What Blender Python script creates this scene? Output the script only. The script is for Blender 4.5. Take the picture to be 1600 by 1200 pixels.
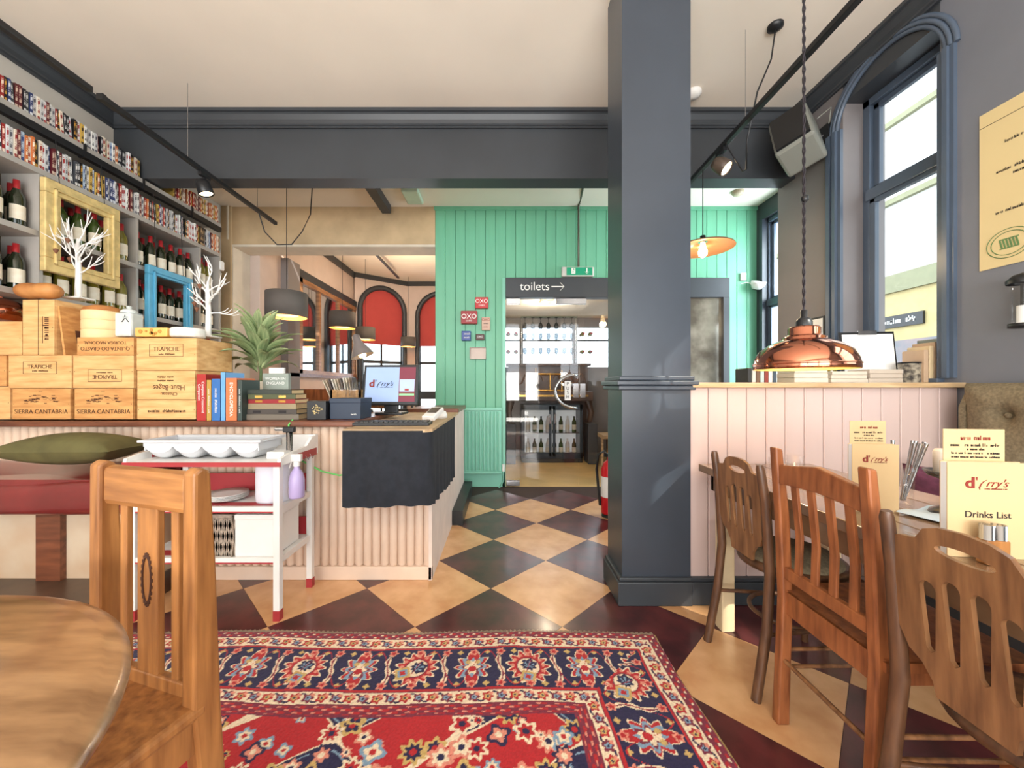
import bpy, math, random
from mathutils import Vector, Matrix
import numpy as np
for o in list(bpy.data.objects): bpy.data.objects.remove(o)
S = bpy.context.scene
COL = S.collection
PI = math.pi
# ------------------------------------------------------------------ camera
F, HX, HY, CH = 600.0, 785.0, 605.0, 1.15      # focal in px, vanishing point, camera height
cd = bpy.data.cameras.new('camera'); cam = bpy.data.objects.new('camera', cd); COL.objects.link(cam)
cam.location = (0, 0, CH); cam.rotation_euler = (PI/2, 0, 0)
cd.sensor_width = 36; cd.lens = 36*F/1600; cd.shift_x = 15/1600; cd.shift_y = 5/1600
cd.clip_start = 0.03; cd.clip_end = 200
S.camera = cam
# ------------------------------------------------------------------ world, sun, daylight at the windows, added ceiling fill, exposure
W = bpy.data.worlds.new('world'); S.world = W; W.use_nodes = True
W.node_tree.nodes['Background'].inputs[0].default_value = (0.86, 0.93, 1.0, 1)
W.node_tree.nodes['Background'].inputs[1].default_value = 3.0
def sun(d, e, col):
    l = bpy.data.lights.new('sun', 'SUN'); l.energy = e; l.angle = 0.012; l.color = col
    o = bpy.data.objects.new('sun', l); COL.objects.link(o)
    o.rotation_euler = Vector(d).to_track_quat('-Z', 'Y').to_euler()
sun((-0.62, 0.62, -0.62), 3.6, (1, 0.93, 0.82))
def area(name, loc, d, sx, sy, e, col):
    l = bpy.data.lights.new(name, 'AREA'); l.shape = 'RECTANGLE'; l.size = sx; l.size_y = sy; l.energy = e; l.color = col
    o = bpy.data.objects.new(name, l); COL.objects.link(o); o.location = loc
    o.rotation_euler = Vector(d).to_track_quat('-Z', 'Y').to_euler()
area('rear_ceiling_fill', (-0.4, -3.3, 0.9), (0, 0.66, 0.75), 5.2, 2.3, 330, (1, 0.95, 0.88))  # added lamp behind the camera, aimed up to brighten the ceiling
area('daylight_side_window', (2.95, 0.75, 2.2), (-1, 0, -0.15), 1.1, 2.0, 10, (0.86, 0.93, 1))
area('daylight_back_window', (3.3, 3.9, 2.0), (-1, 0, 0), 0.9, 1.9, 50, (0.84, 0.93, 1))
vs = S.view_settings; vs.view_transform = 'Standard'; vs.look = 'None'; vs.gamma = 1; vs.use_curve_mapping = False
vs.exposure = 0.85
# ------------------------------------------------------------------ materials
def lin(c):
    return tuple(((v/255)/12.92 if v/255 <= 0.04045 else ((v/255+0.055)/1.055)**2.4) for v in c) + (1,)
MC = {}
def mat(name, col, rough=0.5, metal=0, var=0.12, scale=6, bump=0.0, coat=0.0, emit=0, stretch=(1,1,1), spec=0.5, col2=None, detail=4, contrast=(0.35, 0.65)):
    if name in MC: return MC[name]
    m = bpy.data.materials.new(name); m.use_nodes = True; nt = m.node_tree; b = nt.nodes['Principled BSDF']
    c = lin(col); c2 = lin(col2) if col2 else tuple(v*(1-var) for v in c[:3])+(1,)
    tc = nt.nodes.new('ShaderNodeTexCoord'); mp = nt.nodes.new('ShaderNodeMapping'); mp.inputs['Scale'].default_value = stretch
    nz = nt.nodes.new('ShaderNodeTexNoise'); nz.inputs['Scale'].default_value = scale; nz.inputs['Detail'].default_value = detail
    cr = nt.nodes.new('ShaderNodeValToRGB')
    cr.color_ramp.elements[0].position = contrast[0]; cr.color_ramp.elements[1].position = contrast[1]
    cr.color_ramp.elements[0].color = c2; cr.color_ramp.elements[1].color = c
    nt.links.new(tc.outputs['Object'], mp.inputs[0]); nt.links.new(mp.outputs[0], nz.inputs['Vector'])
    nt.links.new(nz.outputs['Fac'], cr.inputs[0]); nt.links.new(cr.outputs[0], b.inputs['Base Color'])
    b.inputs['Roughness'].default_value = rough; b.inputs['Metallic'].default_value = metal
    b.inputs['Coat Weight'].default_value = coat; b.inputs['Coat Roughness'].default_value = 0.15
    b.inputs['Specular IOR Level'].default_value = spec
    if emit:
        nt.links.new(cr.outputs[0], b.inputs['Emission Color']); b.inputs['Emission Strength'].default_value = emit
    if bump:
        bn = nt.nodes.new('ShaderNodeBump'); bn.inputs['Strength'].default_value = bump; bn.inputs['Distance'].default_value = 0.01
        nt.links.new(nz.outputs['Fac'], bn.inputs['Height']); nt.links.new(bn.outputs[0], b.inputs['Normal'])
    MC[name] = m; return m
def wood(name, c1, c2, scale=5, stretch=(1,1,1), rough=0.4, coat=0.2):
    return mat(name, c1, rough, 0, scale=scale, stretch=stretch, coat=coat, col2=c2, detail=6, bump=0.05, contrast=(0.3, 0.68))
def glass(name, tint=(1,1,1), fac=0.12):
    if name in MC: return MC[name]
    m = bpy.data.materials.new(name); m.use_nodes = True; nt = m.node_tree
    nt.nodes.remove(nt.nodes['Principled BSDF']); out = nt.nodes['Material Output']
    t = nt.nodes.new('ShaderNodeBsdfTransparent'); g = nt.nodes.new('ShaderNodeBsdfGlossy'); g.inputs['Roughness'].default_value = 0.02
    t.inputs[0].default_value = tint+(1,)
    lw = nt.nodes.new('ShaderNodeLayerWeight'); lw.inputs[0].default_value = fac
    pw_ = nt.nodes.new('ShaderNodeMath'); pw_.operation = 'POWER'; pw_.inputs[1].default_value = 2.0; nt.links.new(lw.outputs['Facing'], pw_.inputs[0])
    ml_ = nt.nodes.new('ShaderNodeMath'); ml_.operation = 'MULTIPLY_ADD'; ml_.inputs[1].default_value = .55; ml_.inputs[2].default_value = fac*.3; nt.links.new(pw_.outputs[0], ml_.inputs[0])
    mx = nt.nodes.new('ShaderNodeMixShader')
    nt.links.new(ml_.outputs[0], mx.inputs[0]); nt.links.new(t.outputs[0], mx.inputs[1]); nt.links.new(g.outputs[0], mx.inputs[2])
    nt.links.new(mx.outputs[0], out.inputs[0]); MC[name] = m; return m
def blind_cloth():
    if 'red_blind' in MC: return MC['red_blind']
    m = mat('red_blind', (206, 84, 80), .8, var=.06); nt = m.node_tree; b = nt.nodes['Principled BSDF']; tl = nt.nodes.new('ShaderNodeBsdfTranslucent'); mx = nt.nodes.new('ShaderNodeMixShader')
    tl.inputs[0].default_value = lin((196, 70, 66)); mx.inputs[0].default_value = .12
    nt.links.new(b.outputs[0], mx.inputs[1]); nt.links.new(tl.outputs[0], mx.inputs[2]); nt.links.new(mx.outputs[0], nt.nodes['Material Output'].inputs[0]); return m
def emis(name, col, strength):
    return mat(name, col, 0.5, var=0.03, emit=strength)
slate = mat('slate_paint', (58, 62, 67), 0.42, var=0.12, scale=3)
slate_l = mat('slate_gloss_paint', (58, 65, 75), 0.32, var=0.1, scale=4)
slate_daylit = mat('slate_paint_daylit', (84, 97, 114), 0.32, var=0.1, scale=4)  # slate paint made lighter and bluer to stand for daylight on the frames
wall_bluelit = mat('bluelit_wall_paint', (120, 123, 132), .6, var=.1, scale=2)  # wall colour lightened and blued in place of window light
cream = mat('ceiling_paint', (247, 238, 224), 0.8, var=0.05, scale=1.5)
greyw = mat('grey_wall_paint', (196, 190, 180), 0.75, var=0.06, scale=2)
mauve = mat('mauve_grey_wall', (128, 122, 122), 0.6, var=0.1, scale=2)
green = mat('mint_paint', (112, 186, 152), 0.45, var=0.1, scale=3, stretch=(3,3,.4))
green_l = mat('mint_radiator_paint', (138, 208, 184), 0.4, var=0.06)
pinkp = mat('pink_board_paint', (212, 188, 180), 0.45, var=0.06, scale=3, stretch=(2,2,.4))
reedp = mat('cream_reed_paint', (228, 202, 180), 0.5, var=0.1, scale=5)
plaster = mat('bare_plaster', (206, 180, 142), 0.8, var=0.25, scale=3, bump=0.1)
jambp = mat('jamb_paint', (224, 214, 196), 0.7, var=0.1)
whitep = mat('white_paint', (236, 234, 230), 0.4, var=0.05, scale=8)
redp = mat('red_paint', (170, 50, 55), 0.45, var=0.12)
pale_far = mat('far_room_paint', (214, 196, 186), 0.7, var=0.06)
tile_l = mat('sand_lino', (226, 178, 128), 0.3, col2=(205, 150, 100), scale=7, coat=0.35, detail=8)
tile_d = mat('oxblood_lino', (98, 44, 44), 0.28, col2=(58, 26, 28), scale=7, coat=0.35, detail=8)
ochre = mat('ochre_floor', (214, 180, 118), 0.35, var=0.25, scale=2)
dark = mat('black_paint', (26, 27, 30), 0.4, var=0.15)
blackc = mat('black_cloth', (38, 42, 50), 0.95, var=0.3, scale=20, bump=0.2)
walnut = wood('brown_counter_wood', (128, 74, 48), (84, 44, 28), 4, (1, 8, 8))
ply = wood('pale_plywood', (206, 178, 140), (160, 128, 92), 6, (1, 6, 6), 0.6, 0)
crate_w = wood('pine_crate_wood', (232, 190, 130), (200, 146, 86), 4, (1.2, 3, 9), 0.6, 0)
crate_w2 = wood('orange_crate_wood', (220, 168, 104), (184, 124, 66), 4, (1.2, 3, 9), 0.6, 0)
ink = mat('crate_ink', (84, 48, 28), 0.8, var=0.1)
oak = wood('worn_oak', (150, 104, 66), (92, 58, 34), 7, (6, 6, 1))
oak_d = wood('dark_bentwood', (112, 76, 50), (62, 40, 28), 7, (5, 5, 1))
teak = wood('orange_oak', (164, 98, 56), (110, 60, 32), 7, (6, 6, 1))
honey = wood('honey_beech', (182, 124, 68), (126, 78, 40), 6, (7, 7, .7))
honey_h = wood('honey_beech_rail', (182, 124, 68), (126, 78, 40), 6, (.7, 7, 7))
oak_p = wood('worn_oak_panel', (152, 108, 70), (98, 64, 40), 7, (6, .7, 6))
table_w = wood('round_table_wood', (196, 152, 108), (112, 74, 46), 4, (1.2, 6, 1), 0.3, 0.4)
dine_w = wood('dining_table_wood', (150, 118, 88), (98, 72, 52), 4, (6, 1, 1), 0.2, 0.6)
steel = mat('steel', (190, 190, 192), 0.22, 1, var=0.08)
copper = mat('polished_copper', (214, 140, 112), 0.1, 1, var=0.06)
brass = mat('brass', (206, 160, 86), 0.25, 1)
gold = mat('gold_frame', (228, 202, 138), 0.45, 0.15, var=0.25, scale=20, bump=0.1)
bluep = mat('sky_blue_frame', (92, 176, 214), 0.4, var=0.12, scale=12)
leather = mat('oxblood_leather', (126, 42, 40), 0.28, var=0.3, scale=5, coat=0.4, bump=0.05)
olive = mat('olive_velvet', (98, 92, 52), 0.85, var=0.3, scale=9)
tweed = mat('olive_tweed', (136, 122, 96), 0.95, var=0.35, scale=90, bump=0.15)
purple = mat('purple_plush', (100, 50, 70), 0.95, var=0.4, scale=30, bump=0.4)
paper = mat('cream_card', (216, 184, 136), 0.7, var=0.04)
white = mat('white_paper', (240, 240, 238), 0.7, var=0.03)
greyt = mat('grey_plastic', (206, 208, 212), 0.35, var=0.05)
clear = glass('clear_glass')
pane = glass('window_glass', (0.98, 1, 1), 0.05)
lilac = mat('lilac_liquid', (186, 170, 216), 0.2, var=0.06)
printb = mat('black_print', (40, 36, 36), 0.8, var=0.05)
printr = mat('red_print', (140, 44, 34), 0.7, var=0.05)
printw = mat('white_print', (240, 240, 236), 0.6, var=0.02)
# ------------------------------------------------------------------ mesh builder
class MB:
    def __init__(s): s.v = []; s.f = []; s.sm = []
    def add(s, vs, fs, smooth=False):
        n = len(s.v); s.v += [tuple(v) for v in vs]
        for f in fs: s.f.append(tuple(i+n for i in f)); s.sm.append(smooth)
        return s
    def box(s, x0, y0, z0, x1, y1, z1, M=None):
        vs = [Vector((x, y, z)) for x in (x0, x1) for y in (y0, y1) for z in (z0, z1)]
        if M is not None: vs = [M @ v for v in vs]
        return s.add(vs, [(0,1,3,2), (4,6,7,5), (0,4,5,1), (2,3,7,6), (0,2,6,4), (1,5,7,3)])
    def cb(s, c, d, M=None):
        return s.box(c[0]-d[0]/2, c[1]-d[1]/2, c[2]-d[2]/2, c[0]+d[0]/2, c[1]+d[1]/2, c[2]+d[2]/2, M)
    def bar(s, a, b, w, t, up=(0,0,1)):
        a = Vector(a); b = Vector(b); d = (b-a); L = d.length; d.normalize()
        x = d.cross(Vector(up)); 
        if x.length < 1e-4: x = d.cross(Vector((1,0,0)))
        x.normalize(); y = x.cross(d)
        M = Matrix((x, y, d)).transposed().to_4x4(); M.translation = a
        return s.box(-w/2, -t/2, 0, w/2, t/2, L, M)
    def lathe(s, prof, c=(0,0,0), seg=16, M=None, a0=0, a1=2*PI):
        full = abs(a1-a0-2*PI) < 1e-6; n = seg if full else seg+1
        vs = []; fs = []
        for r, z in prof:
            for i in range(n):
                a = a0+(a1-a0)*i/seg; vs.append(Vector((c[0]+r*math.cos(a), c[1]+r*math.sin(a), c[2]+z)))
        for k in range(len(prof)-1):
            for i in range(seg):
                j = (i+1) % n; fs.append((k*n+i, k*n+j, (k+1)*n+j, (k+1)*n+i))
        if M is not None: vs = [M @ v for v in vs]
        return s.add(vs, fs, True)
    def cyl(s, r, z0, z1, c=(0,0,0), seg=16, M=None):
        return s.lathe([(0.0001, z0), (r, z0), (r, z0), (r, z1), (r, z1), (0.0001, z1)], c, seg, M)
    def tube(s, pts, r, seg=6):
        pts = [Vector(p) for p in pts]; n = len(pts); rs = r if isinstance(r, (list, tuple)) else [r]*n
        vs = []; fs = []; up = Vector((0.31, 0.2, 0.93))
        for i, p in enumerate(pts):
            d = pts[min(i+1, n-1)]-pts[max(i-1, 0)]; d.normalize()
            x = d.cross(up); 
            if x.length < 0.05: x = d.cross(Vector((1, 0, 0)))
            x.normalize(); y = d.cross(x)
            for k in range(seg):
                a = 2*PI*k/seg; vs.append(p+(x*math.cos(a)+y*math.sin(a))*rs[i])
        for i in range(n-1):
            for k in range(seg):
                j = (k+1) % seg; fs.append((i*seg+k, i*seg+j, (i+1)*seg+j, (i+1)*seg+k))
        s.add(vs, fs, True)
        return s.add([vs[k] for k in range(seg)]+[vs[(n-1)*seg+k] for k in range(seg)], [tuple(range(seg)), tuple(range(2*seg-1, seg-1, -1))])
    def prism(s, poly, fn, a0, a1):          # fn(u, v, a) -> xyz
        n = len(poly); vs = [fn(u, v, a0) for u, v in poly]+[fn(u, v, a1) for u, v in poly]
        return s.add(vs, [tuple(range(n-1, -1, -1)), tuple(range(n, 2*n))]+[(i, (i+1) % n, n+(i+1) % n, n+i) for i in range(n)])
    def surf(s, fn, nu, nv, smooth=True):
        vs = [fn(i/nu, j/nv) for i in range(nu+1) for j in range(nv+1)]
        return s.add(vs, [(i*(nv+1)+j, (i+1)*(nv+1)+j, (i+1)*(nv+1)+j+1, i*(nv+1)+j+1) for i in range(nu) for j in range(nv)], smooth)
    def mesh(s, name):
        me = bpy.data.meshes.new(name); me.from_pydata(s.v, [], s.f); me.polygons.foreach_set('use_smooth', s.sm); me.update(); return me
def tag(o, label=None, cat=None, group=None, kind=None):
    if label: o['label'] = label
    if cat: o['category'] = cat
    if group: o['group'] = group
    if kind: o['kind'] = kind
    return o
def O(name, me, m, parent=None, loc=(0,0,0), rot=(0,0,0), scale=(1,1,1), bev=0, sub=0):
    if isinstance(me, MB): me = me.mesh(name)
    o = bpy.data.objects.new(name, me); COL.objects.link(o)
    if not me.materials: me.materials.append(m)
    o.material_slots[0].link = 'OBJECT'; o.material_slots[0].material = m
    o.parent = parent; o.location = loc; o.rotation_euler = rot; o.scale = scale
    if bev:
        b = o.modifiers.new('bevel', 'BEVEL'); b.width = bev; b.segments = 2; b.limit_method = 'ANGLE'
    if sub:
        b = o.modifiers.new('sub', 'SUBSURF'); b.levels = sub; b.render_levels = sub
    return o
def T(name, label, cat, loc=(0,0,0), rz=0, group=None):
    o = bpy.data.objects.new(name, None); COL.objects.link(o); o.location = loc; o.rotation_euler = (0, 0, rz); o.empty_display_size = 0.1
    return tag(o, label, cat, group)
def ST(name, loc=(0,0,0)):
    o = bpy.data.objects.new(name, None); COL.objects.link(o); o.location = loc; o['kind'] = 'structure'; return o
def struct(name, mb, m, bev=0): o = O(name, mb, m, bev=bev); o['kind'] = 'structure'; return o
def box(*a): return MB().box(*a)
def P(px, py, Y): return Vector(((px-HX)/F*Y, Y, CH-(py-HY)/F*Y))
def text(body, size, m, parent, loc, rot=(PI/2,0,0), name='lettering', shear=0, align='CENTER', ext=0.0004, sx=1, off=0):
    c = bpy.data.curves.new('t', 'FONT'); c.body = body; c.size = size; c.extrude = ext; c.align_x = align; c.align_y = 'CENTER'; c.shear = shear; c.offset = off
    t = bpy.data.objects.new('t', c); COL.objects.link(t); dg = bpy.context.evaluated_depsgraph_get()
    me = bpy.data.meshes.new_from_object(t.evaluated_get(dg)); bpy.data.objects.remove(t)
    return O(name, me, m, parent, loc, rot, (sx, 1, 1))
def scrib(length, size, m, parent, loc, rot=(PI/2,0,0), name='small_print', sd=1):   # print too small to read: strokes only
    rr = random.Random(sd); mb = MB(); x = -length/2; t = size*.11
    while x < length/2:
        if rr.random() < .15: x += size*.4; continue
        h = size*rr.choice((.5, .5, .5, .75)); w = size*rr.uniform(.22, .42)
        mb.box(x, -size*.25, 0, x+t, -size*.25+h, .0006)
        if rr.random() < .7: mb.box(x+w-t, -size*.25, 0, x+w, size*.25, .0006)
        if rr.random() < .7: mb.box(x, -size*.25+rr.choice((0, .2, .4))*size, 0, x+w, -size*.25+rr.choice((0, .2, .4))*size+t, .0006)
        x += w+size*.12
    return O(name, mb, m, parent, loc, rot)
def flat(outer, holes, ext, name='panel'):     # filled 2D outline with holes, extruded
    c = bpy.data.curves.new('c', 'CURVE'); c.dimensions = '2D'; c.fill_mode = 'BOTH'; c.extrude = ext
    for poly in [outer]+holes:
        s = c.splines.new('POLY'); s.points.add(len(poly)-1); s.use_cyclic_u = True
        for p, q in zip(s.points, poly): p.co = (q[0], q[1], 0, 1)
    t = bpy.data.objects.new('c', c); COL.objects.link(t); dg = bpy.context.evaluated_depsgraph_get()
    me = bpy.data.meshes.new_from_object(t.evaluated_get(dg)); bpy.data.objects.remove(t); me.name = name; return me
random.seed(7)
R = random.uniform
# ================================================================== THE ROOM
fl = struct('floor', box(-3.4, -2.7, -0.12, 3.1, 4.45, -0.004), mat('floor_screed', (60, 40, 34), 0.7))
tm = MB().box(-.247, -.247, -0.004, .247, .247, 0).mesh('tile'); tm2 = tm.copy()
for i in range(-10, 8):
    for j in range(-10, 9):
        if (i+j) % 2: continue
        x, y = -0.066+.3535*i, 1.843+.3515*j
        if not (-3.0 < x < 2.3 and -1.2 < y < 4.2): continue
        d = i % 2 == 0
        O('tile', tm if d else tm2, tile_d if d else tile_l, fl, (x, y, 0), (0, 0, PI/4), (1.006, 1.006, 1))
struct('floor.001', box(-3.4, 4.45, -0.12, 3.1, 9.0, -0.002), ochre)
struct('ceiling', box(-3.4, -2.7, 3.43, 2.8, 3.3, 3.55), cream)
struct('ceiling.001', box(-3.4, 3.3, 3.24, 3.1, 4.75, 3.4), cream)
struct('ceiling.002', box(-3.4, 4.75, 3.45, -0.6, 9.0, 3.55), cream)
struct('ceiling.003', box(-0.6, 4.6, 2.36, 3.1, 7.0, 2.46), cream)
struct('wall_left', box(-3.4, -2.7, 0, -3.24, 4.45, 3.43), greyw)
# unseen rear wall behind the camera, three wide openings added to let daylight in
wr = ST('wall_rear')
for a in [(-3.4, 0, 2.8, 0.75), (-3.4, 3.05, 2.8, 3.43), (-3.4, .75, -3.0, 3.05), (-1.3, .75, -1.1, 3.05), (.5, .75, .7, 3.05), (2.3, .75, 2.8, 3.05)]:
    O('wall_piece', box(a[0], -2.7, a[1], a[2], -2.55, a[3]), greyw, wr)
# right wall, window openings between Y .1-1.4 (beyond the frame) and 2.14-2.75
wrt = ST('wall_right')
for y0, y1, z0, z1 in [(-2.7, .1, 0, 3.43), (.1, 1.4, 0, 1.2), (.1, 1.4, 3.18, 3.43), (1.4, 2.14, 0, 3.43), (2.14, 2.75, 0, 1.2), (2.14, 2.75, 3.18, 3.43), (2.75, 3.4, 0, 3.43)]:
    O('wall_piece', box(2.44, y0, z0, 2.74, y1, z1), wall_bluelit if y0 == 1.4 else mauve if y0 > 1.3 and z1 > 3.2 and z0 < 1 else slate, wrt)
O('wall_piece', box(2.74, 3.3, 0, 3.05, 3.4, 3.24), mauve, wrt)
for z0, z1 in [(0, 1.0), (3.05, 3.24)]: O('wall_piece', box(2.95, 3.4, z0, 3.1, 4.45, z1), slate, wrt)
O('wall_piece', box(2.95, 4.36, 1.0, 3.1, 4.45, 3.05), slate, wrt)
# mint tongue-and-groove back wall
wb = struct('wall_back', box(-.78, 4.475, 0, .037, 4.6, 3.24), mat('mint_groove', (52, 96, 78), .7))
O('backing', box(.037, 4.475, 2.4, 2.6, 4.6, 3.24), MC['mint_groove'], wb); O('backing', box(2.6, 4.475, 0, 3.0, 4.6, 3.24), MC['mint_groove'], wb)
def boards(x0, x1, w, z0, z1, y0, y1, m, par):
    n = max(1, round((x1-x0)/w)); w = (x1-x0)/n
    me = MB().prism([(0.0015, y1), (0.0015, y0+.004), (.006, y0), (w-.006, y0), (w-.0015, y0+.004), (w-.0015, y1)], lambda u, v, a: (u, v, a), 0, z1-z0).mesh('board')
    for i in range(n): O('board', me, m, par, (x0+i*w, 0, z0))
boards(-.78, .037, .119, 0, 3.22, 4.45, 4.476, green, wb); boards(.037, 2.6, .119, 2.41, 3.22, 4.45, 4.476, green, wb)
boards(2.6, 2.95, .119, 0, 3.22, 4.45, 4.476, green, wb)
O('picture_rail', box(-.79, 4.435, 3.2, 2.95, 4.45, 3.24), green, wb); O('skirting', box(-.78, 4.43, 0, .03, 4.45, .17), green_l, wb)
O('edge_bead', box(.0, 4.43, 0, .037, 4.47, 2.41), green_l, wb)
# plaster header and jamb of the opening to the far dining room
wo = ST('wall_opening')
O('header', box(-3.24, 4.45, 2.8, -.78, 4.73, 3.24), plaster, wo); O('header_soffit', box(-3.13, 4.44, 2.775, -.78, 4.74, 2.8), jambp, wo)
O('pilaster', box(-3.3, 4.42, 0, -3.13, 4.45, 3.24), plaster, wo); O('jamb', box(-3.3, 4.45, 0, -3.12, 4.75, 2.78), jambp, wo)
O('conduit', box(-3.165, 4.405, 2.85, -3.15, 4.42, 3.24), jambp, wo)
# beam, cornices, pillar
bm = struct('trim_beam', box(-3.24, 3.2, 2.89, 2.44, 3.36, 3.43), slate)
pf = [(0, 0), (.018, 0), (.018, .012), (.03, .018), (.03, .03), (.045, .05), (.06, .085), (.06, .1), (.075, .105), (.075, .13), (0, .13)]
O('cornice', MB().prism(pf, lambda u, v, a: (a, 3.2-u, 3.3+v), -3.24, 2.44), slate, bm)
struct('trim_left', MB().prism(pf, lambda u, v, a: (-3.24+u, a, 3.3+v), -2.7, 3.2), slate)
struct('trim_right', MB().prism(pf, lambda u, v, a: (2.44-u, a, 3.3+v), -2.7, 3.2), slate)
pl = struct('pillar', box(.635, 2.04, 0, 1.0, 2.31, 3.43), slate_l)
O('plinth', MB().box(.607, 2.012, 0, 1.0, 2.31, .125).box(.617, 2.022, .125, 1.0, 2.31, .145), slate, pl, bev=.006)
O('dado_rail', MB().box(.612, 2.017, 1.135, 1.02, 2.333, 1.16).box(.602, 2.007, 1.16, 1.03, 2.343, 1.185).box(.618, 2.023, 1.185, 1.015, 2.327, 1.21), slate_l, pl, bev=.006)
# pink panelled partition with ledge
pp = struct('wall_partition', box(1.0, 2.075, 0, 2.44, 2.13, 1.147), mat('pink_groove', (150, 120, 112), .7))
boards(1.0, 2.44, .1045, .12, 1.147, 2.055, 2.076, pinkp, pp)
O('skirting', MB().box(1.0, 2.02, 0, 2.44, 2.075, .12).box(1.0, 2.03, .12, 2.44, 2.075, .14), slate, pp, bev=.004)
O('ledge', box(1.0, 2.015, 1.147, 2.44, 2.42, 1.175), wood('ledge_pine', (214, 186, 144), (176, 140, 98), 4, (1, 8, 8)), pp, bev=.005)
# ---- sash window on the right wall
def sash(name, y0, y1, z0, z1, xw, zm, blind=False):
    w = ST(name)
    O('frame', MB().box(xw, y0, z0, xw+.07, y0+.05, z1).box(xw, y1-.05, z0, xw+.07, y1, z1).box(xw, y0, z1-.05, xw+.07, y1, z1).box(xw, y0, z0, xw+.07, y1, z0+.05), slate_daylit, w, bev=.004)
    O('meeting_rail', box(xw-.015, y0+.03, zm-.04, xw+.05, y1-.03, zm+.035), slate_daylit, w, bev=.005)
    for a, b, dx in [(z0+.05, zm-.03, .0), (zm+.03, z1-.05, .03)]:
        O('sash', MB().box(xw+dx, y0+.05, a, xw+.03+dx, y0+.09, b).box(xw+dx, y1-.09, a, xw+.03+dx, y1-.05, b).box(xw+dx, y0+.05, a, xw+.03+dx, y1-.05, a+.035).box(xw+dx, y0+.05, b-.035, xw+.03+dx, y1-.05, b), slate_daylit, w, bev=.003)
        O('pane', box(xw+.012+dx, y0+.08, a+.03, xw+.016+dx, y1-.08, b-.03), pane, w)
    return w
w1 = sash('window_1', 2.14, 2.75, 1.2, 3.18, 2.58, 2.5)
O('sill', box(2.40, 2.12, 1.176, 2.6, 2.77, 1.2), slate_daylit, w1, bev=.004)
O('architrave', MB().box(2.42, 2.75, 1.2, 2.44, 2.87, 3.0).box(2.40, 2.775, 1.2, 2.44, 2.80, 3.0).box(2.405, 2.83, 1.2, 2.44, 2.86, 3.0).box(2.42, 2.06, 1.2, 2.44, 2.14, 3.0).box(2.405, 2.08, 1.2, 2.44, 2.105, 3.0), slate_daylit, w1)
am = MB()
for rr, th in ((.385, .02), (.36, .03), (.335, .02)):
    pts = [(2.44-th/2, 2.445+rr*1.02*math.cos(a), 3.0+(rr*.92)*math.sin(a)) for a in [PI*k/20 for k in range(21)]]
    am.tube(pts, .014, 8)
O('arch_moulding', am, slate_daylit, w1)
sash('window_2', .1, 1.4, 1.2, 3.18, 2.58, 2.5)
w3 = sash('window_3', 3.42, 4.36, 1.0, 3.05, 2.99, 2.1)
O('reveal', box(2.93, 4.33, 1.0, 2.99, 4.38, 3.05), slate_l, w3)
# ---- the street outside the right windows
struct('ground', box(2.75, -12, -.3, 30, 24, -.25), mat('asphalt', (120, 120, 120), .9))
bd = T('building', 'white rendered building with cream shopfront seen across the street', 'building', (9, 8, -.25))
O('wall', box(0, -14, 0, 6, 14, 12), mat('white_render', (190, 190, 186), .8, var=.03), bd)
O('fascia', box(-.15, -3, 3.55, 0, 4, 3.95), mat('olive_fascia', (128, 128, 100), .7), bd)
O('shopfront', box(-.08, -2.6, .2, 0, 3.4, 3.55), mat('cream_shopfront', (176, 160, 112), .7), bd)
O('shop_window', box(-.1, -2.0, .8, -.06, 1.6, 2.45), mat('dark_shop_glass', (84, 96, 104), .15, col2=(130, 110, 110), scale=2), bd)
O('shop_door', box(-.1, 1.9, .2, -.06, 2.9, 2.6), MC['dark_shop_glass'], bd)
sg = O('sign', box(-.13, .1, 2.75, -.08, 1.2, 3.02), dark, bd); scrib(.8, .16, printw, sg, (-.1302, .65, 2.88), (PI/2, 0, -PI/2))
for z in (5.6, 7.4): O('string_course', box(-.1, -14, z, 0, 14, z+.12), MC['olive_fascia'], bd)
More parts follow.
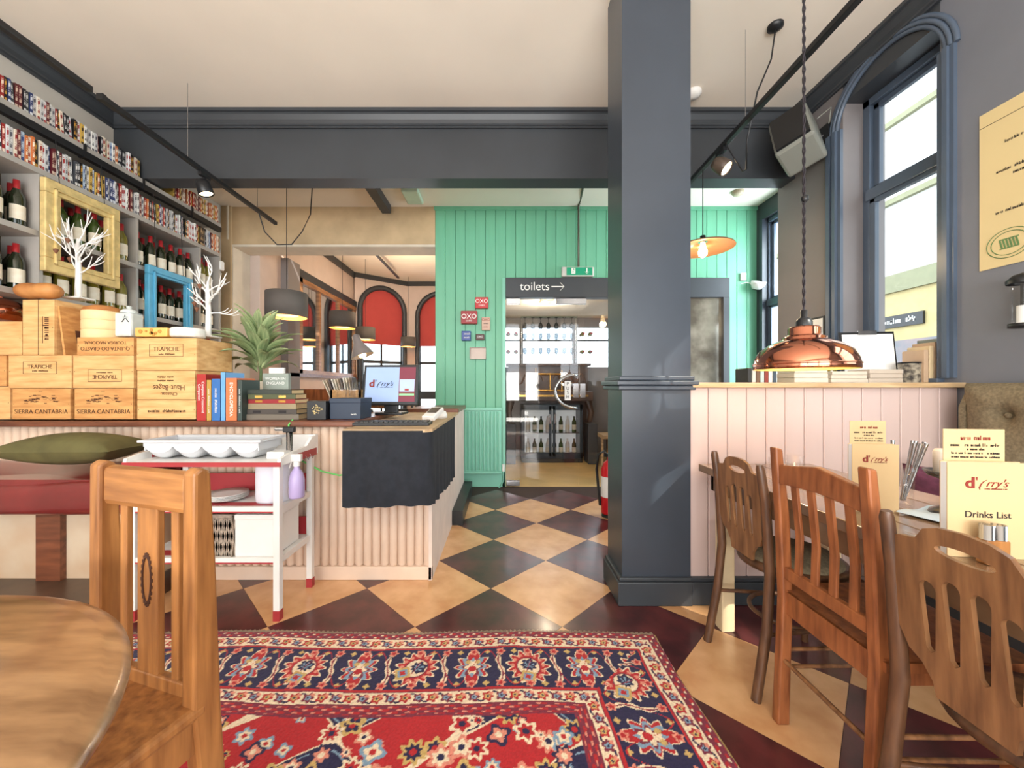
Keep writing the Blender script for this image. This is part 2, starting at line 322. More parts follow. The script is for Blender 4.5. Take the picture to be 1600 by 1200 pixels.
# ---- far dining room
wf = ST('wall_far')
O('side_wall', box(-3.15, 4.75, 0, -3.0, 7.8, 3.45), pale_far, wf)
O('side_cornice', box(-3.0, 5.3, 2.75, -2.93, 7.8, 2.87), slate, wf)
O('ceiling_cornice', box(-3.0, 4.75, 3.35, -2.95, 7.8, 3.45), slate, wf)
O('boxed_pier', box(-3.0, 5.2, 0, -2.9, 5.5, 2.9), mauve, wf)
O('right_wall', box(-.62, 4.6, 0, -.5, 9, 3.45), pale_far, wf)
def arched_wall(p0, p1, arch, name):
    # wall from p0 to p1 with one arched opening (u0,u1,zs spring)
    a = Vector((p0[0], p0[1], 0)); b = Vector((p1[0], p1[1], 0)); d = (b-a); L = d.length; d.normalize(); n = Vector((d.y, -d.x, 0))
    rz = math.atan2(d.y, d.x); u0, u1, zs, zb = arch; r = (u1-u0)/2; uc = (u0+u1)/2
    arc = [(uc-r*math.cos(PI*k/16), zs+r*1.0*math.sin(PI*k/16)) for k in range(17)]
    hole = [(u0, zb)]+arc+[(u1, zb)]
    me = flat([(0, 0), (L, 0), (L, 3.45), (0, 3.45)], [hole], .06, 'arched_wall')
    O('arched_wall', me, pale_far, wf, (a.x, a.y, 0), (PI/2, 0, rz))
    win = ST(name, (a.x, a.y, 0)); win.rotation_euler = (0, 0, rz)
    fr = MB().tube([(u0, -.08, zb)]+[(p[0], -.08, p[1]) for p in arc]+[(u1, -.08, zb)], .055, 8)
    O('arch_frame', fr, slate, win)
    zbl = 2.05
    blind = [(u, z) for u, z in arc]+[(u1, zbl), (u0, zbl)]
    O('blind', flat(blind, [], .006), blind_cloth(), win, (0, 0, 0), (PI/2, 0, 0))
    fm = MB()
    for u in ((u0, u0+.05), (uc-.02, uc+.02), (u1-.05, u1)): fm.box(u[0], .0, zb, u[1], .04, zbl+.2)
    for z in (zb, 1.0, 1.65): fm.box(u0, .0, z, u1, .04, z+.06)
    O('glazing_bars', fm, slate, win)
    O('pane', box(u0, .015, zb, u1, .02, zbl+.1), pane, win)
    O('lower_panel', box(u0, -.01, 0, u1, .05, zb), slate, win)
    O('cornice', box(0, -.1, 3.36, L, -.06, 3.45), slate, win)
    return win
arched_wall((-3.0, 7.75), (-2.1, 8.46), (.1, 1.05, 2.75, .55), 'window_4')
arched_wall((-2.1, 8.46), (-.5, 8.46), (.25, 1.25, 2.7, .35), 'window_5')
# glazed timber screen on the side wall and panelling below
sc = ST('window_6', (-2.99, 5.55, 0))
O('frame', MB().box(0, 0, 1.35, .06, .09, 2.75).box(0, .62, 1.35, .05, .68, 2.7).box(0, 1.35, 1.35, .05, 1.4, 2.7).box(0, 2.1, 1.35, .05, 2.16, 2.7).box(0, 0, 2.68, .06, 2.16, 2.75).box(0, 0, 1.35, .06, 2.16, 1.41), wood('screen_oak', (176, 128, 88), (128, 86, 56), 6, (1, 1, 6)), sc)
for i, (a, b) in enumerate([(.09, .62), (.68, 1.35), (1.4, 2.1)]): O('pane', box(.015, a, 1.41, .02, b, 2.68), mat('mirror_glass', (214, 224, 230), .04, 1, var=.02), sc)
O('panelling', box(.0, -.3, 0, .05, 2.2, 1.3), pale_far, sc); O('dado_cap', box(0, -.3, 1.3, .09, 2.2, 1.35), walnut, sc)
# ---- bar room behind the glass door
bw = ST('wall_bar')
for a in [(0.0, 6.7, 0, 3.1, 6.85, 1.5), (0, 6.7, 2.2, 3.1, 6.85, 2.4), (0, 6.7, 1.5, .04, 6.85, 2.2), (.30, 6.69, 1.5, .36, 6.85, 2.2), (1.24, 6.69, 1.5, 1.30, 6.85, 2.2), (2.2, 6.7, 1.5, 3.1, 6.85, 2.2)]: O('wall_piece', box(*a), mauve, bw)
O('wall_piece', box(-.5, 4.6, 0, -.02, 6.85, 2.4), mauve, bw); O('wall_piece', box(3.0, 4.6, 0, 3.1, 6.85, 2.4), mauve, bw)
O('glazing_bar', box(.04, 6.75, 1.96, 2.2, 6.79, 1.99), slate, bw); O('pane', box(.04, 6.8, 1.5, 2.2, 6.805, 2.2), pane, bw)
# ================================================================== GLASS DOOR
dr = ST('door_1', (0, 4.45, 0))
O('frame_head', box(.037, -.06, 2.18, 2.6, .06, 2.405), slate, dr, bev=.006)
O('frame_post', box(2.53, -.06, 0, 2.6, .06, 2.18), slate, dr); O('frame_post', box(1.95, -.03, 0, 2.0, .03, 2.18), slate, dr)
text('toilets', .135, printw, dr, (.37, -.062, 2.30)); 
O('arrow', MB().box(.56, -.064, 2.293, .70, -.06, 2.306).bar((.66, -.062, 2.345), (.705, -.062, 2.3), .004, .014, (0, 1, 0)).bar((.66, -.062, 2.255), (.705, -.062, 2.3), .004, .014, (0, 1, 0)), printw, dr)
O('pane', box(.045, -.006, .02, .875, .006, 2.13), clear, dr); O('pane', box(.885, -.006, .02, 1.95, .006, 2.13), clear, dr)
for x0, x1 in ((.045, .21), (.62, .97)): O('patch_fitting', box(x0, -.02, 2.11, x1, .02, 2.175), steel, dr, bev=.003)
O('patch_fitting', box(.045, -.02, .01, .2, .02, .07), steel, dr, bev=.003)
hp = [(.845-.24*math.sin(a), -.06, 1.1+.19*math.cos(a)) for a in [PI*k/18 for k in range(19)]]
O('handle', MB().tube([(.845, 0, 1.29)]+hp+[(.845, 0, .91)], .018, 8), steel, dr)
ps = O('push_plate', box(.72, -.012, 1.0, .79, -.007, 1.22), white, dr)
for k, ch in enumerate('PUSH'): text(ch, .055, printb, ps, (.755, -.0135, 1.187-.05*k))
for x in (.82, .90): O('lock_plate', box(x, -.012, 1.03, x+.06, -.006, 1.19), steel, dr)
O('mirror_panel', box(2.0, -.01, 0, 2.53, .01, 2.18), mat('aged_mirror', (206, 196, 176), .12, .7, col2=(120, 110, 96), scale=3), dr)
# ================================================================== LEFT: SHELVING
SX = -2.98
sh = T('wall_shelving', 'long grey wall shelving holding film cases and wine on the left wall', 'shelving', (-3.24, 1.83, 0))
LV = [2.875, 2.56, 2.155, 1.755, 1.36]
for i, z in enumerate(LV): O('shelf', box(0, 0 if i < 4 else 1.1, z-.035, .26, 2.24, z), mat('grey_shelf_paint', (172, 168, 162), .5), sh)
O('back_panel', box(0, 0, 1.72, .012, 2.24, 2.56), mat('dark_back_panel', (92, 80, 70), .7), sh)
for y in (0, .653, 1.307, 1.96, 2.22): O('divider', box(.012, y-.01, 1.0 if y > 1.2 else 1.72, .255, y+.012, 2.525), MC['grey_shelf_paint'], sh)
O('light_rail', box(.225, 0, 2.79, .265, 2.24, 2.838), dark, sh)
for y in (.9, 1.35, 1.85): O('rail_clip', box(.222, y, 2.785, .27, y+.015, 2.88), dark, sh)
# film cases
SP = [('white', (236,236,232), (60,60,74)), ('black', (34,34,40), (200,200,200)), ('ivory', (232,222,204), (150,50,46)), ('navy', (48,62,110), (220,224,232)), ('red', (160,44,42), (240,224,206)), ('mustard', (206,170,84), (60,50,40)), ('dark brown', (54,42,38), (190,160,120)), ('pale blue', (186,204,222), (60,80,140)), ('maroon', (96,34,40), (214,190,170)), ('light grey', (206,206,206), (90,90,100)), ('orange', (206,116,62), (244,234,214)), ('charcoal', (66,70,76), (224,224,220)), ('pale', (226,228,230), (170,60,60)), ('jet black', (22,22,26), (200,150,60))]
SPM = [(n, mat('film_spine_'+n.replace(' ', '_'), a, .35, var=.1), mat('film_title_'+n.replace(' ', '_'), b, .4, col2=a, scale=55, stretch=(1, 1, 2.2), detail=1, contrast=(.44, .5))) for n, a, b in SP]
dvd = MB().box(-.065, -.0068, 0, .065, .0068, .185).mesh('film_case'); ttl = MB().box(.065, -.0042, .045, .0656, .0042, .165).box(.065, -.0055, .008, .0656, .0055, .028).mesh('spine_title')
def dvds(y0, y1, z, lab, grp, h=1, pal=None):
    y = y0
    while y < y1:
        w = R(.9, 1.5); n, m, m2 = SPM[random.choice(pal or [0, 0, 1, 1, 2, 3, 4, 5, 6, 7, 8, 9, 9, 10, 11, 12, 12, 13])]
        o = O('film_case', dvd, m, None, (-3.06+R(-.006, .006), y+.007*w, z), (R(-.02, .02) if random.random() < .93 else .07, 0, 0), (1, w, h*R(.93, 1.02)))
        O('spine_title', ttl, m2, o)
        tag(o, n+' spined '+lab+(' left of the gold frame' if y < 2.48 else ' above the gold frame' if y < 2.95 else ' above the blue frame' if y < 3.6 else ' at the far end'), 'film case', grp); y += .0142*w+.0006
dvds(2.2, 3.17, LV[0], 'film case on the top shelf', 'film cases on the top shelf', .82)
dvds(3.5, 4.04, LV[0], 'film case behind the beam', 'film cases behind the beam', .9, [2, 4, 5, 8, 10, 2])
dvds(2.2, 4.05, LV[1], 'film case on the second shelf', 'film cases on the second shelf')
# wine bottles
bprof = [(.0001, 0), (.036, 0), (.038, .006), (.038, .18), (.034, .2), (.02, .228), (.0145, .245), (.0142, .29), (.0001, .29)]
bot = MB().lathe(bprof, seg=14).mesh('bottle_body')
cap = MB().lathe([(.0150, .232), (.0156, .24), (.0156, .297), (.0001, .298)], seg=12).mesh('capsule')
lbl = MB().lathe([(.0385, .045), (.0385, .135)], seg=12, a0=-1.3, a1=1.3).mesh('bottle_label')
gl_d = mat('dark_green_glass', (34, 44, 26), .12, var=.3, coat=.5); gl_y = mat('olive_glass', (128, 120, 44), .12, var=.3, coat=.5); gl_g = mat('leaf_green_glass', (66, 86, 36), .12, var=.3, coat=.5)
capr = mat('red_capsule', (172, 38, 44), .3, var=.1); lblm = mat('bottle_paper_label', (240, 234, 218), .6, col2=(226, 214, 190), scale=14)
def bottle(x, y, z, m, lab, grp):
    t = T('wine_bottle', lab, 'bottle', (x, y, z), R(-.5, .2), grp)
    O('body', bot, m, t); O('capsule', cap, capr, t); O('paper_label', lbl, lblm, t)
for li, (z, nm) in enumerate([(LV[2], 'upper wine shelf'), (LV[3], 'middle wine shelf'), (LV[4], 'lower wine shelf')]):
    for bi, (ya, yb, bn) in enumerate([(2.0, 2.46, 'left of the gold frame'), (2.51, 3.11, 'behind the gold frame'), (3.17, 3.77, 'behind the blue frame'), (3.83, 4.02, 'at the far end')]):
        if li == 2 and bi < 2: continue
        n = max(2, int((yb-ya)/.098))
        for k in range(n):
            y = ya+.045+(yb-ya-.09)*k/(n-1)
            m = [gl_d, gl_g, gl_d, gl_y][bi] if li == 0 else [gl_d, gl_y, gl_d, gl_d][bi]
            if bi == 1 and li == 0 and k > 3: m = gl_y
            for row in range(2):
                bottle(-3.05-.095*row+R(-.01, .01), y+(.04 if row else 0), z, m, 'red capped wine bottle, %s in %s row, %s %s' % (['first', 'second', 'third', 'fourth', 'fifth', 'sixth'][k], 'back' if row else 'front', nm.replace(' wine', ''), bn.replace(' the', '')), 'wine bottles on the %s, %s' % (nm, bn))
# hanging picture frames
def frame(name, lab, px0, px1, z0, z1, X, m, w, chain):
    y0, y1 = X*F/(px0-HX), X*F/(px1-HX)
    t = T(name, lab, 'picture frame', (X, (y0+y1)/2, z0)); hw = (y1-y0)/2; h = z1-z0
    for a, b, c, d in ((-hw, 0, hw, w), (-hw, h-w, hw, h), (-hw, w, -hw+w, h-w), (hw-w, w, hw, h-w)):
        q = O('frame_side', MB().box(-.02, a, b, .02, c, d), m, t, bev=.006)
    iw = w*.55
    O('inner_moulding', MB().box(-.005, -hw+iw, iw, .032, hw-iw, iw+.014).box(-.005, -hw+iw, h-iw-.014, .032, hw-iw, h-iw).box(-.005, -hw+iw, iw, .032, -hw+iw+.014, h-iw).box(-.005, hw-iw-.014, iw, .032, hw-iw, h-iw), m, t, bev=.004)
    for s in (-.6, .6): O('hanging_wire', MB().tube([(0, hw*s, h-.01), (-.028, hw*s, 2.80-z0)], .0025, 5), dark, t)
frame('picture_frame', 'ornate gold picture frame hung empty before the wine shelves', 66, 184, 1.9, 2.5, -2.945, gold, .09, 0)
frame('picture_frame', 'sky blue picture frame hung empty before the wine shelves', 229, 299, 1.55, 2.17, -2.945, bluep, .075, 0)
O('white_sensor', MB().box(-.03, 0, 0, .03, .06, .1), whitep, None, (-3.0, 4.05, 2.39), bev=.012); tag(bpy.data.objects['white_sensor'], 'small white sensor box on the far end of the wall shelving', 'sensor')
# ================================================================== COUNTER
ct = T('bar_counter', 'long bar counter faced with cream half-round reeds and brown top', 'counter', (0, 2.3, 0))
O('carcass', box(-3.2, .02, 0, -.44, .6, .92), reedp, ct); O('carcass', box(-.86, .6, 0, -.44, 1.9, .92), reedp, ct)
reed = MB().lathe([(.0001, 0), (.018, .0), (.0255, .014), (.0255, .84), (.0001, .84)], seg=10, a0=-PI, a1=0).mesh('reed')
for i in range(54): O('reed', reed, reedp, ct, (-3.18+.0515*i, .02, .075))
O('base_board', box(-3.2, -.012, 0, -.42, .02, .08), reedp, ct, bev=.004)
O('side_panel', box(-.44, -.012, 0, -.42, 1.9, .92), mat('side_panel_paint', (226, 208, 196), .6), ct)
O('counter_top', box(-3.2, -.035, .915, -.865, .9, .95), walnut, ct, bev=.008)
O('counter_top', box(-.865, 1.2, .915, -.4, 1.9, .955), walnut, ct, bev=.008)
O('till_top', MB().prism([(-.862, -.225), (-.42, -.225), (-.385, -.19), (-.40, 1.2), (-.862, 1.2)], lambda u, v, a: (u, v, a), .905, .922), ply, ct)
O('till_box', box(-.85, -.2, .515, -.41, .0, .9), walnut, ct)
def clothf(u, v):
    # path: front left -> front right -> along the side
    L = .46+1.15; s = u*L
    drop = .41 if s < .46 else .41+.09*min(1, (s-.46)/.9)
    wav = .006*math.sin(s*38)*v+.004*math.sin(s*83+1)*v
    if s < .40: p = (-.862+s, -.232-wav)
    elif s < .52:
        a = (s-.40)/.12*PI/2; p = (-.462+.076*math.sin(a), -.156-.076*math.cos(a)-wav)
    else: p = (-.386+wav-.012*(s-.52), -.156+(s-.52))
    edge = .006*math.sin(s*13)+.003*math.sin(s*57)
    return (p[0], p[1], .915-(drop+edge)*v)
O('black_cloth', MB().surf(clothf, 90, 14), blackc, ct)
O('step', box(-.42, .9, 0, -.33, 1.9, .12), dark, ct)
# till, keyboard, card reader
ti = T('till_monitor', 'black touchscreen till monitor on the counter beside the mint wall', 'monitor', (-.82, 2.78, .95), -.06)
tilt = Matrix.Translation((0, 0, .07)) @ Matrix.Rotation(-.16, 4, 'X')
O('bezel', MB().box(-.205, 0, 0, .205, .035, .30, tilt), dark, ti, bev=.006)
O('screen', MB().box(-.185, -.002, .025, .065, .001, .28, tilt), emis('screen_blue', (142, 164, 204), .3), ti)
O('screen_panel', MB().box(.065, -.002, .025, .185, .001, .28, tilt), emis('screen_maroon', (110, 36, 54), .3), ti)
O('keypad', MB().box(.07, -.003, .10, .18, -.001, .19, tilt), emis('screen_keys', (160, 176, 206), .3), ti); O('button', MB().box(.11, -.004, .105, .14, -.002, .12, tilt), redp, ti); O('button', MB().box(.07, -.003, .07, .18, -.001, .085, tilt), emis('screen_green', (120, 200, 130), .5), ti)
def logo(par, x, y, z, s, rot=(PI/2, 0, 0), back=printr, scr=printb):
    c, sn = math.cos(rot[2]), math.sin(rot[2])
    def at(dx, dz): return (x+dx*c, y+dx*sn, z+dz)
    text('d', s*1.75, back, par, at(-s*1.75, 0), rot, ext=.0006, off=s*.045, sx=1.15); text("'", s*1.5, scr, par, at(-s*1.08, s*.1), rot)
    sw = MB().tube([(s*.28, s*.42, 0), (-s*.05, s*.2, 0), (-s*.32, -s*.12, 0), (-s*.48, -s*.5, 0), (-s*.42, -s*.72, 0)], [s*.02, s*.05, s*.07, s*.08, s*.03], 6)
    O('logo_swash', sw, scr, par, at(-s*.35, 0), rot, (1, 1, .05))
    text("rry's", s*1.2, scr, par, at(s*.85, 0), rot, shear=.5); scrib(s*2.3, s*.2, scr, par, at(s*.75, -s*.6), rot)
logo(ti, -.06, .016, .225, .042, (PI/2-.16, 0, 0))
O('stand', MB().box(-.05, .03, .01, .05, .07, .16).box(-.1, -.02, 0, .1, .14, .018), dark, ti, bev=.004)
kb = T('keyboard', 'black keyboard lying before the till monitor', 'keyboard', (-.66, 2.33, .922), .03)
O('base', box(-.225, -.07, 0, .225, .07, .018), dark, kb, bev=.004)
km = MB()
for r in range(5):
    for c in range(15): km.box(-.215+c*.0288, -.06+r*.025, .018, -.215+c*.0288+.024, -.06+r*.025+.02, .025)
O('keys', km, mat('dark_keys', (52, 50, 48), .5), kb)
cr = T('card_reader', 'white card payment reader on the till counter', 'card reader', (-.47, 2.62, .922), -.3)
O('body', MB().box(-.045, -.08, .0, .045, .08, .035, Matrix.Rotation(.35, 4, 'X')), whitep, cr, (0, 0, .03), bev=.006); O('display', MB().box(-.035, -.02, .0355, .035, .065, .037, Matrix.Rotation(.35, 4, 'X')), dark, cr, (0, 0, .03))
o = O('charging_dock', MB().lathe([(.0001, 0), (.06, 0), (.062, .02), (.05, .05), (.0001, .055)], seg=20), whitep, None, (-.47, 2.85, .922)); tag(o, 'round white charging dock behind the card reader', 'dock')
o = O('green_cable', MB().tube([(-1.25, 2.29, .955), (-1.255, 2.255, .93), (-1.25, 2.245, .84), (-1.2, 2.235, .74), (-1.05, 2.235, .66), (-.95, 2.24, .635), (-.87, 2.24, .65)], .005, 6), mat('lime_cord', (110, 214, 110), .5), None); tag(o, 'lime green cord looping down the counter front to the till', 'cord')
# ---- crates on the counter
def crate(lab, px0, px1, py0, py1, Y=2.29, dep=.3, m=crate_w, words=(), logo_box=False, flip=False):
    a = P(px0, py1, Y); b = P(px1, py0, Y); w = (b.x-a.x)/2; h = b.z-a.z
    t = T('wine_crate', lab, 'crate', ((a.x+b.x)/2, Y, a.z))
    O('body', MB().box(-w, .008, 0, w, dep, h), m, t, bev=.002); O('front_board', box(-w+.001, 0, .001, w-.001, .01, h-.001), m, t, bev=.002)
    for s in (-1, 1): O('nail', MB().cyl(.002, -.001, .001, seg=6, M=Matrix.Translation((s*(w-.01), -.0005, h*.5)) @ Matrix.Rotation(PI/2, 4, 'X')), ink, t)
    for (tx, sz, u, v) in words: scrib(.24 if sz > .02 else .1, sz, ink, t, (u*w, -.001, v*h), (PI/2, PI if flip else 0, 0)) if tx == '~' else text(tx, sz, ink, t, (u*w, -.001, v*h), (PI/2, PI if flip else 0, 0))
    if logo_box:
        u, v = (0, .62) if not flip else (.05, .38); q = .10
        bb = MB()
        for z in (-.036, .036): bb.box(u*w-q, -.001, v*h+z-.001, u*w+q, .001, v*h+z+.001)
        for x in (-q, q): bb.box(u*w+x-.001, -.001, v*h-.036, u*w+x+.001, .001, v*h+.036)
        O('printed_border', bb, ink, t)
    return t
ZC = 655.5
crate('plain pine crate at the far left end of the bottom row', -22, 16, 604, ZC)
for a, b, w in ((19, 110, 'left'), (116, 208, 'right')):
    t = crate('pine crate printed SIERRA CANTABRIA in the bottom row, %s of two' % w, a, b, 607, ZC, words=[('SIERRA CANTABRIA', .036, 0, .25)], m=crate_w2)
    am = MB(); rr = random.Random(3)
    for k in range(46):
        u, v = rr.uniform(-.1, .1), rr.gauss(0, .016); am.cb((u, 0, .118+v*(1-abs(u)*4)), (rr.uniform(.006, .03), .002, rr.uniform(.0015, .005)))
    O('vineyard_print', am, ink, t)
crate('pine crate with one line of print directly under the Haut-Bages crate', 214, 306, 625, ZC, words=[('~', .026, 0, .42)])
crate('pine crate printed Haut-Bages upside down below the wide TRAPICHE crate', 214, 305, 579, 624.6, words=[('Haut-Bages', .042, .1, .42), ('Chateau', .03, .1, .2), ('~', .014, 0, .78), ('~', .014, 0, .66)], flip=True)
crate('plain pine crate at the far left end of the middle row', -22, 10, 555, 603.6, m=crate_w2)
crate('pine crate printed TRAPICHE upright in the middle row', 13, 112, 555, 606.6, words=[('TRAPICHE', .032, 0, .65), ('~', .011, 0, .52)], logo_box=True)
crate('pine crate printed TRAPICHE upside down in the middle row', 114, 209, 555, 606.6, words=[('TRAPICHE', .032, .05, .35), ('~', .011, .05, .48)], logo_box=True, flip=True)
crate('low orange crate printed Quinta do Crasto upside down under the steamer', 120, 209, 527, 554.6, m=crate_w2, words=[('QUINTA DO CRASTO', .03, 0, .36), ('TOURIGA NACIONAL', .026, 0, .7)], flip=True)
crate('wide pine crate printed TRAPICHE with bare end atop the right stack', 213, 307, 528, 578.6, words=[('TRAPICHE', .034, 0, .65), ('~', .011, 0, .5)], logo_box=True)
t = crate('tall pine crate standing on end under the bread loaf', 35, 85, 468, 554.6, dep=.28)
scrib(.16, .05, ink, t, (.05, -.001, .15), (PI/2, -PI/2, 0)); O('printed_rule', MB().box(.024, -.001, .07, .027, .001, .23), ink, t); O('seam', box(.0, -.002, 0, .002, .012, .33), ink, t)
crate('pale wooden box under the copper pot at the left edge', -22, 34, 502, 554.6, dep=.2)
lid = T('crate_lid', 'loose pine crate lid leaning against the tall crate', 'crate lid', (-2.628, 2.31, P(113, 554.6, 2.29).z))
O('panel', box(-.012, 0, 0, .0, .26, .30), crate_w2, lid, (0, 0, 0), (0, -.13, 0)); O('printed_border', MB().box(.0005, .07, .08, .0015, .17, .16), ink, lid, (0, 0, 0), (0, -.13, 0))
# things on the crates
def solo(name, mb, m, lab, cat, loc, rz=0, grp=None, bev=0, sub=0):
    o = O(name, mb, m, None, loc, (0, 0, rz), bev=bev, sub=sub); return tag(o, lab, cat, grp)
bread = mat('bread_crust', (206, 146, 84), .6, col2=(168, 104, 52), scale=8)
def loaf(u, v):
    a = u*2*PI; t = (v-.5)*2; r = (1-abs(t)**4)**.5; pinch = 1-.12*math.exp(-(t*5)**2)
    return (t*.13, math.cos(a)*.06*r*pinch, .05+math.sin(a)*.05*r*pinch)
solo('bread_loaf', MB().surf(loaf, 18, 22), bread, 'golden bread loaf lying on the tall pine crate', 'bread', P(61, 467.5, 2.36))
pot = T('copper_pot', 'round copper pot with lid at the left edge of the crates', 'pot', P(0, 501.5, 2.42))
O('bowl', MB().lathe([(.0001, 0), (.11, 0), (.135, .03), (.13, .085), (.12, .09)], seg=24), copper, pot); O('lid', MB().lathe([(.13, .088), (.10, .115), (.05, .14), (.0001, .145)], seg=24), copper, pot); O('knob', MB().lathe([(.008, .143), (.016, .16), (.0001, .172)], seg=12), copper, pot)
stm = T('bamboo_steamer', 'stacked round bamboo steamer with domed lid on the low orange crate', 'steamer', (-2.512, 2.42, P(157, 527, 2.29).z))
for k in range(3): O('tier', MB().lathe([(.0001, 0), (.097, 0), (.1, .004), (.1, .054), (.097, .058), (.0001, .058)], seg=28), mat('bamboo', (236, 208, 156), .6, var=.15), stm, (0, 0, .058*k))
O('lid', MB().lathe([(.098, .174), (.09, .195), (.05, .212), (.0001, .216)], seg=28), bread, stm)
jar = T('glass_jar', 'square glass jar with a black character and lid beside the steamer', 'jar', P(202, 527, 2.44))
O('body', box(-.055, -.045, 0, .055, .045, .15), mat('jar_glass', (214, 222, 220), .1, var=.15, coat=.5), jar, bev=.012); O('lid', MB().lathe([(.04, .15), (.045, .16), (.03, .175), (.012, .18), (.016, .195), (.0001, .2)], seg=14), MC['jar_glass'], jar)
O('character', MB().box(.005, -.048, .118, .035, -.046, .122).box(.016, -.048, .122, .02, -.046, .135).bar((.016, -.047, .112), (.0, -.047, .09), .003, .004, (0, 1, 0)).bar((.024, -.047, .112), (.04, -.047, .09), .003, .004, (0, 1, 0)), printb, jar)
ch = T('cheese_wedge', 'yellow cheese block with holes on the wide TRAPICHE crate', 'cheese', P(247, 527.7, 2.42))
O('block', box(-.1, -.05, 0, .1, .06, .058), mat('cheese', (236, 190, 104), .5, var=.1), ch, bev=.006)
for k in range(8): O('hole', MB().cyl(R(.006, .013), 0, .002, seg=10, M=Matrix.Translation((R(-.085, .085), -.0505, R(.014, .045))) @ Matrix.Rotation(PI/2, 4, 'X')), mat('cheese_hole', (200, 146, 70), .6), ch)
solo('round_cheese', MB().lathe([(.0001, 0), (.082, 0), (.088, .01), (.088, .045), (.082, .055), (.0001, .056)], seg=28), mat('white_rind', (236, 234, 226), .8, var=.12, scale=40, bump=.2), 'white rinded round cheese beside the yellow block', 'cheese', P(294, 527.7, 2.385))
def wtree(lab, base, h, sd, spread):
    rr = random.Random(sd); t = T('twig_tree', lab, 'ornamental tree', base)
    O('base', box(-.06, -.05, 0, .06, .05, .012), whitep, t, bev=.003)
    O('trunk', MB().tube([(0, 0, .01), (.004, 0, h*.3), (-.004, 0, h*.55), (0, 0, h*.66)], [.018, .016, .012, .007], 8), whitep, t)
    ends = []
    for k in range(11):
        z = h*(.28+.36*k/11); a = k*2.4+rr.uniform(-.3, .3); L = spread*rr.uniform(.7, 1.1); p = Vector((0, 0, z)); d = Vector((math.cos(a), math.sin(a)*.22, .45+.5*k/11)).normalized()
        pts = [p.copy()]
        for s in range(6):
            d = (d+Vector((rr.uniform(-.4, .4), rr.uniform(-.12, .12), rr.uniform(-.25, .45)))).normalized(); p = p+d*L/6; pts.append(p.copy())
        br = MB().tube(pts, [.006, .005, .0042, .0036, .003, .0024, .0016], 6)
        for s in (2, 3, 4):
            q = pts[s]; e = (d+Vector((rr.uniform(-1, 1), rr.uniform(-.5, .5), rr.uniform(-.2, .8)))).normalized()
            br.tube([q, q+e*L*.2, q+e*L*.33+Vector((0, 0, .015))], [.004, .003, .0018], 5)
        O('branch', br, whitep, t); ends.append(pts[4])
    for k in (1, 4, 7):
        p = ends[k]; O('heart_ornament', MB().tube([p, p-Vector((0, 0, .05))], .001, 4).lathe([(.0001, -.085), (.012, -.065), (.014, -.055), (.0001, -.048)], c=p, seg=10), mat('rust_heart', (120, 76, 52), .6), t)
wtree('white twig tree ornament rising in front of the gold frame', P(122, 468, 2.5), .60, 4, .30)
wtree('white twig tree ornament on the wide crate by the blue frame', P(325, 528, 2.53), .56, 9, .22)
# books on the counter
def book(lab, loc, w, d, h, m, title=None, rot=(0, 0, 0), lying=False, sz=.02, tm=printw):
    t = T('book', lab, 'book', loc, rot[2])
    if lying:
        O('cover', MB().box(-w/2, 0, 0, w/2, d, .003).box(-w/2, 0, h-.003, w/2, d, h).box(-w/2, -.001, 0, w/2, .004, h), m, t, bev=.001); O('pages', box(-w/2+.004, .003, .003, w/2-.004, d-.004, h-.003), paper, t)
        if title: O('spine_band', MB().box(-w*.35, -.002, h*.25, -w*.2, 0, h*.75).box(w*.15, -.002, h*.25, w*.3, 0, h*.75), tm, t)
    else:
        O('cover', MB().box(-w/2, 0, 0, -w/2+.003, d, h).box(w/2-.003, 0, 0, w/2, d, h).box(-w/2, -.001, 0, w/2, .004, h), m, t, bev=.001); O('pages', box(-w/2+.003, .003, .004, w/2-.003, d-.004, h-.006), paper, t)
        if title == '~': scrib(h*.6, sz, tm, t, (0, -.002, h*.5), (PI/2, PI/2, 0))
        elif title == 'Complete Crossword Companion':
            text('Complete Crossword', .021, tm, t, (.010, -.002, h*.5), (PI/2, PI/2, 0)); text('Companion', .021, tm, t, (-.012, -.002, h*.61), (PI/2, PI/2, 0))
        elif title: text(title, sz, tm, t, (0, -.002, h*.5), (PI/2, PI/2, 0))
    return t
bx = [(307.5, 322, 583, (178, 44, 40), 'Complete Crossword Companion', 'tall red crossword book standing against the crates', .018), (323, 330, 592, (190, 150, 70), '~', 'thin mustard book between the red and blue books', .012), (331, 344, 590, (50, 110, 180), '~', 'blue book standing second from the crates', .02), (345, 352, 580, (110, 170, 226), None, 'pale blue book beside the orange encyclopedia', .02), (353, 370, 589, (222, 120, 70), 'ENCYCLOPEDIA', 'orange encyclopedia standing on the counter', .028), (371, 378, 592, (56, 70, 66), '~', 'dark green book leaning by the lying stack', .012)]
for a, b, y, c, ti_, lab, sz in bx:
    p = P((a+b)/2, ZC, 2.29); w = (b-a)/F*2.28
    book(lab, (p.x, 2.29, .951), w, .17, (ZC-y)/F*2.29, mat('cover_'+str(c), c, .45), ti_, sz=sz)
z = .951
for i, (c, h, w, lab) in enumerate([((110, 100, 86), .034, .33, 'grey book at the bottom'), ((70, 62, 56), .030, .31, 'black spined book second from the bottom'), ((150, 134, 104), .034, .33, 'tan book third from the bottom'), ((150, 36, 40), .026, .29, 'red book with gilt bands third from the top'), ((70, 76, 40), .030, .28, 'patterned olive book second from the top'), ((44, 52, 44), .028, .27, 'dark green book on the top')]):
    book(lab+' of the lying stack', (-1.415+R(-.01, .01), 2.34, z), w, .16, h, mat('cover_'+str(c), c, .5), 'x' if i in (1, 3, 4) else None, (0, 0, R(-.06, .06)), True, tm=brass if i > 2 else printb); z += h+.0005
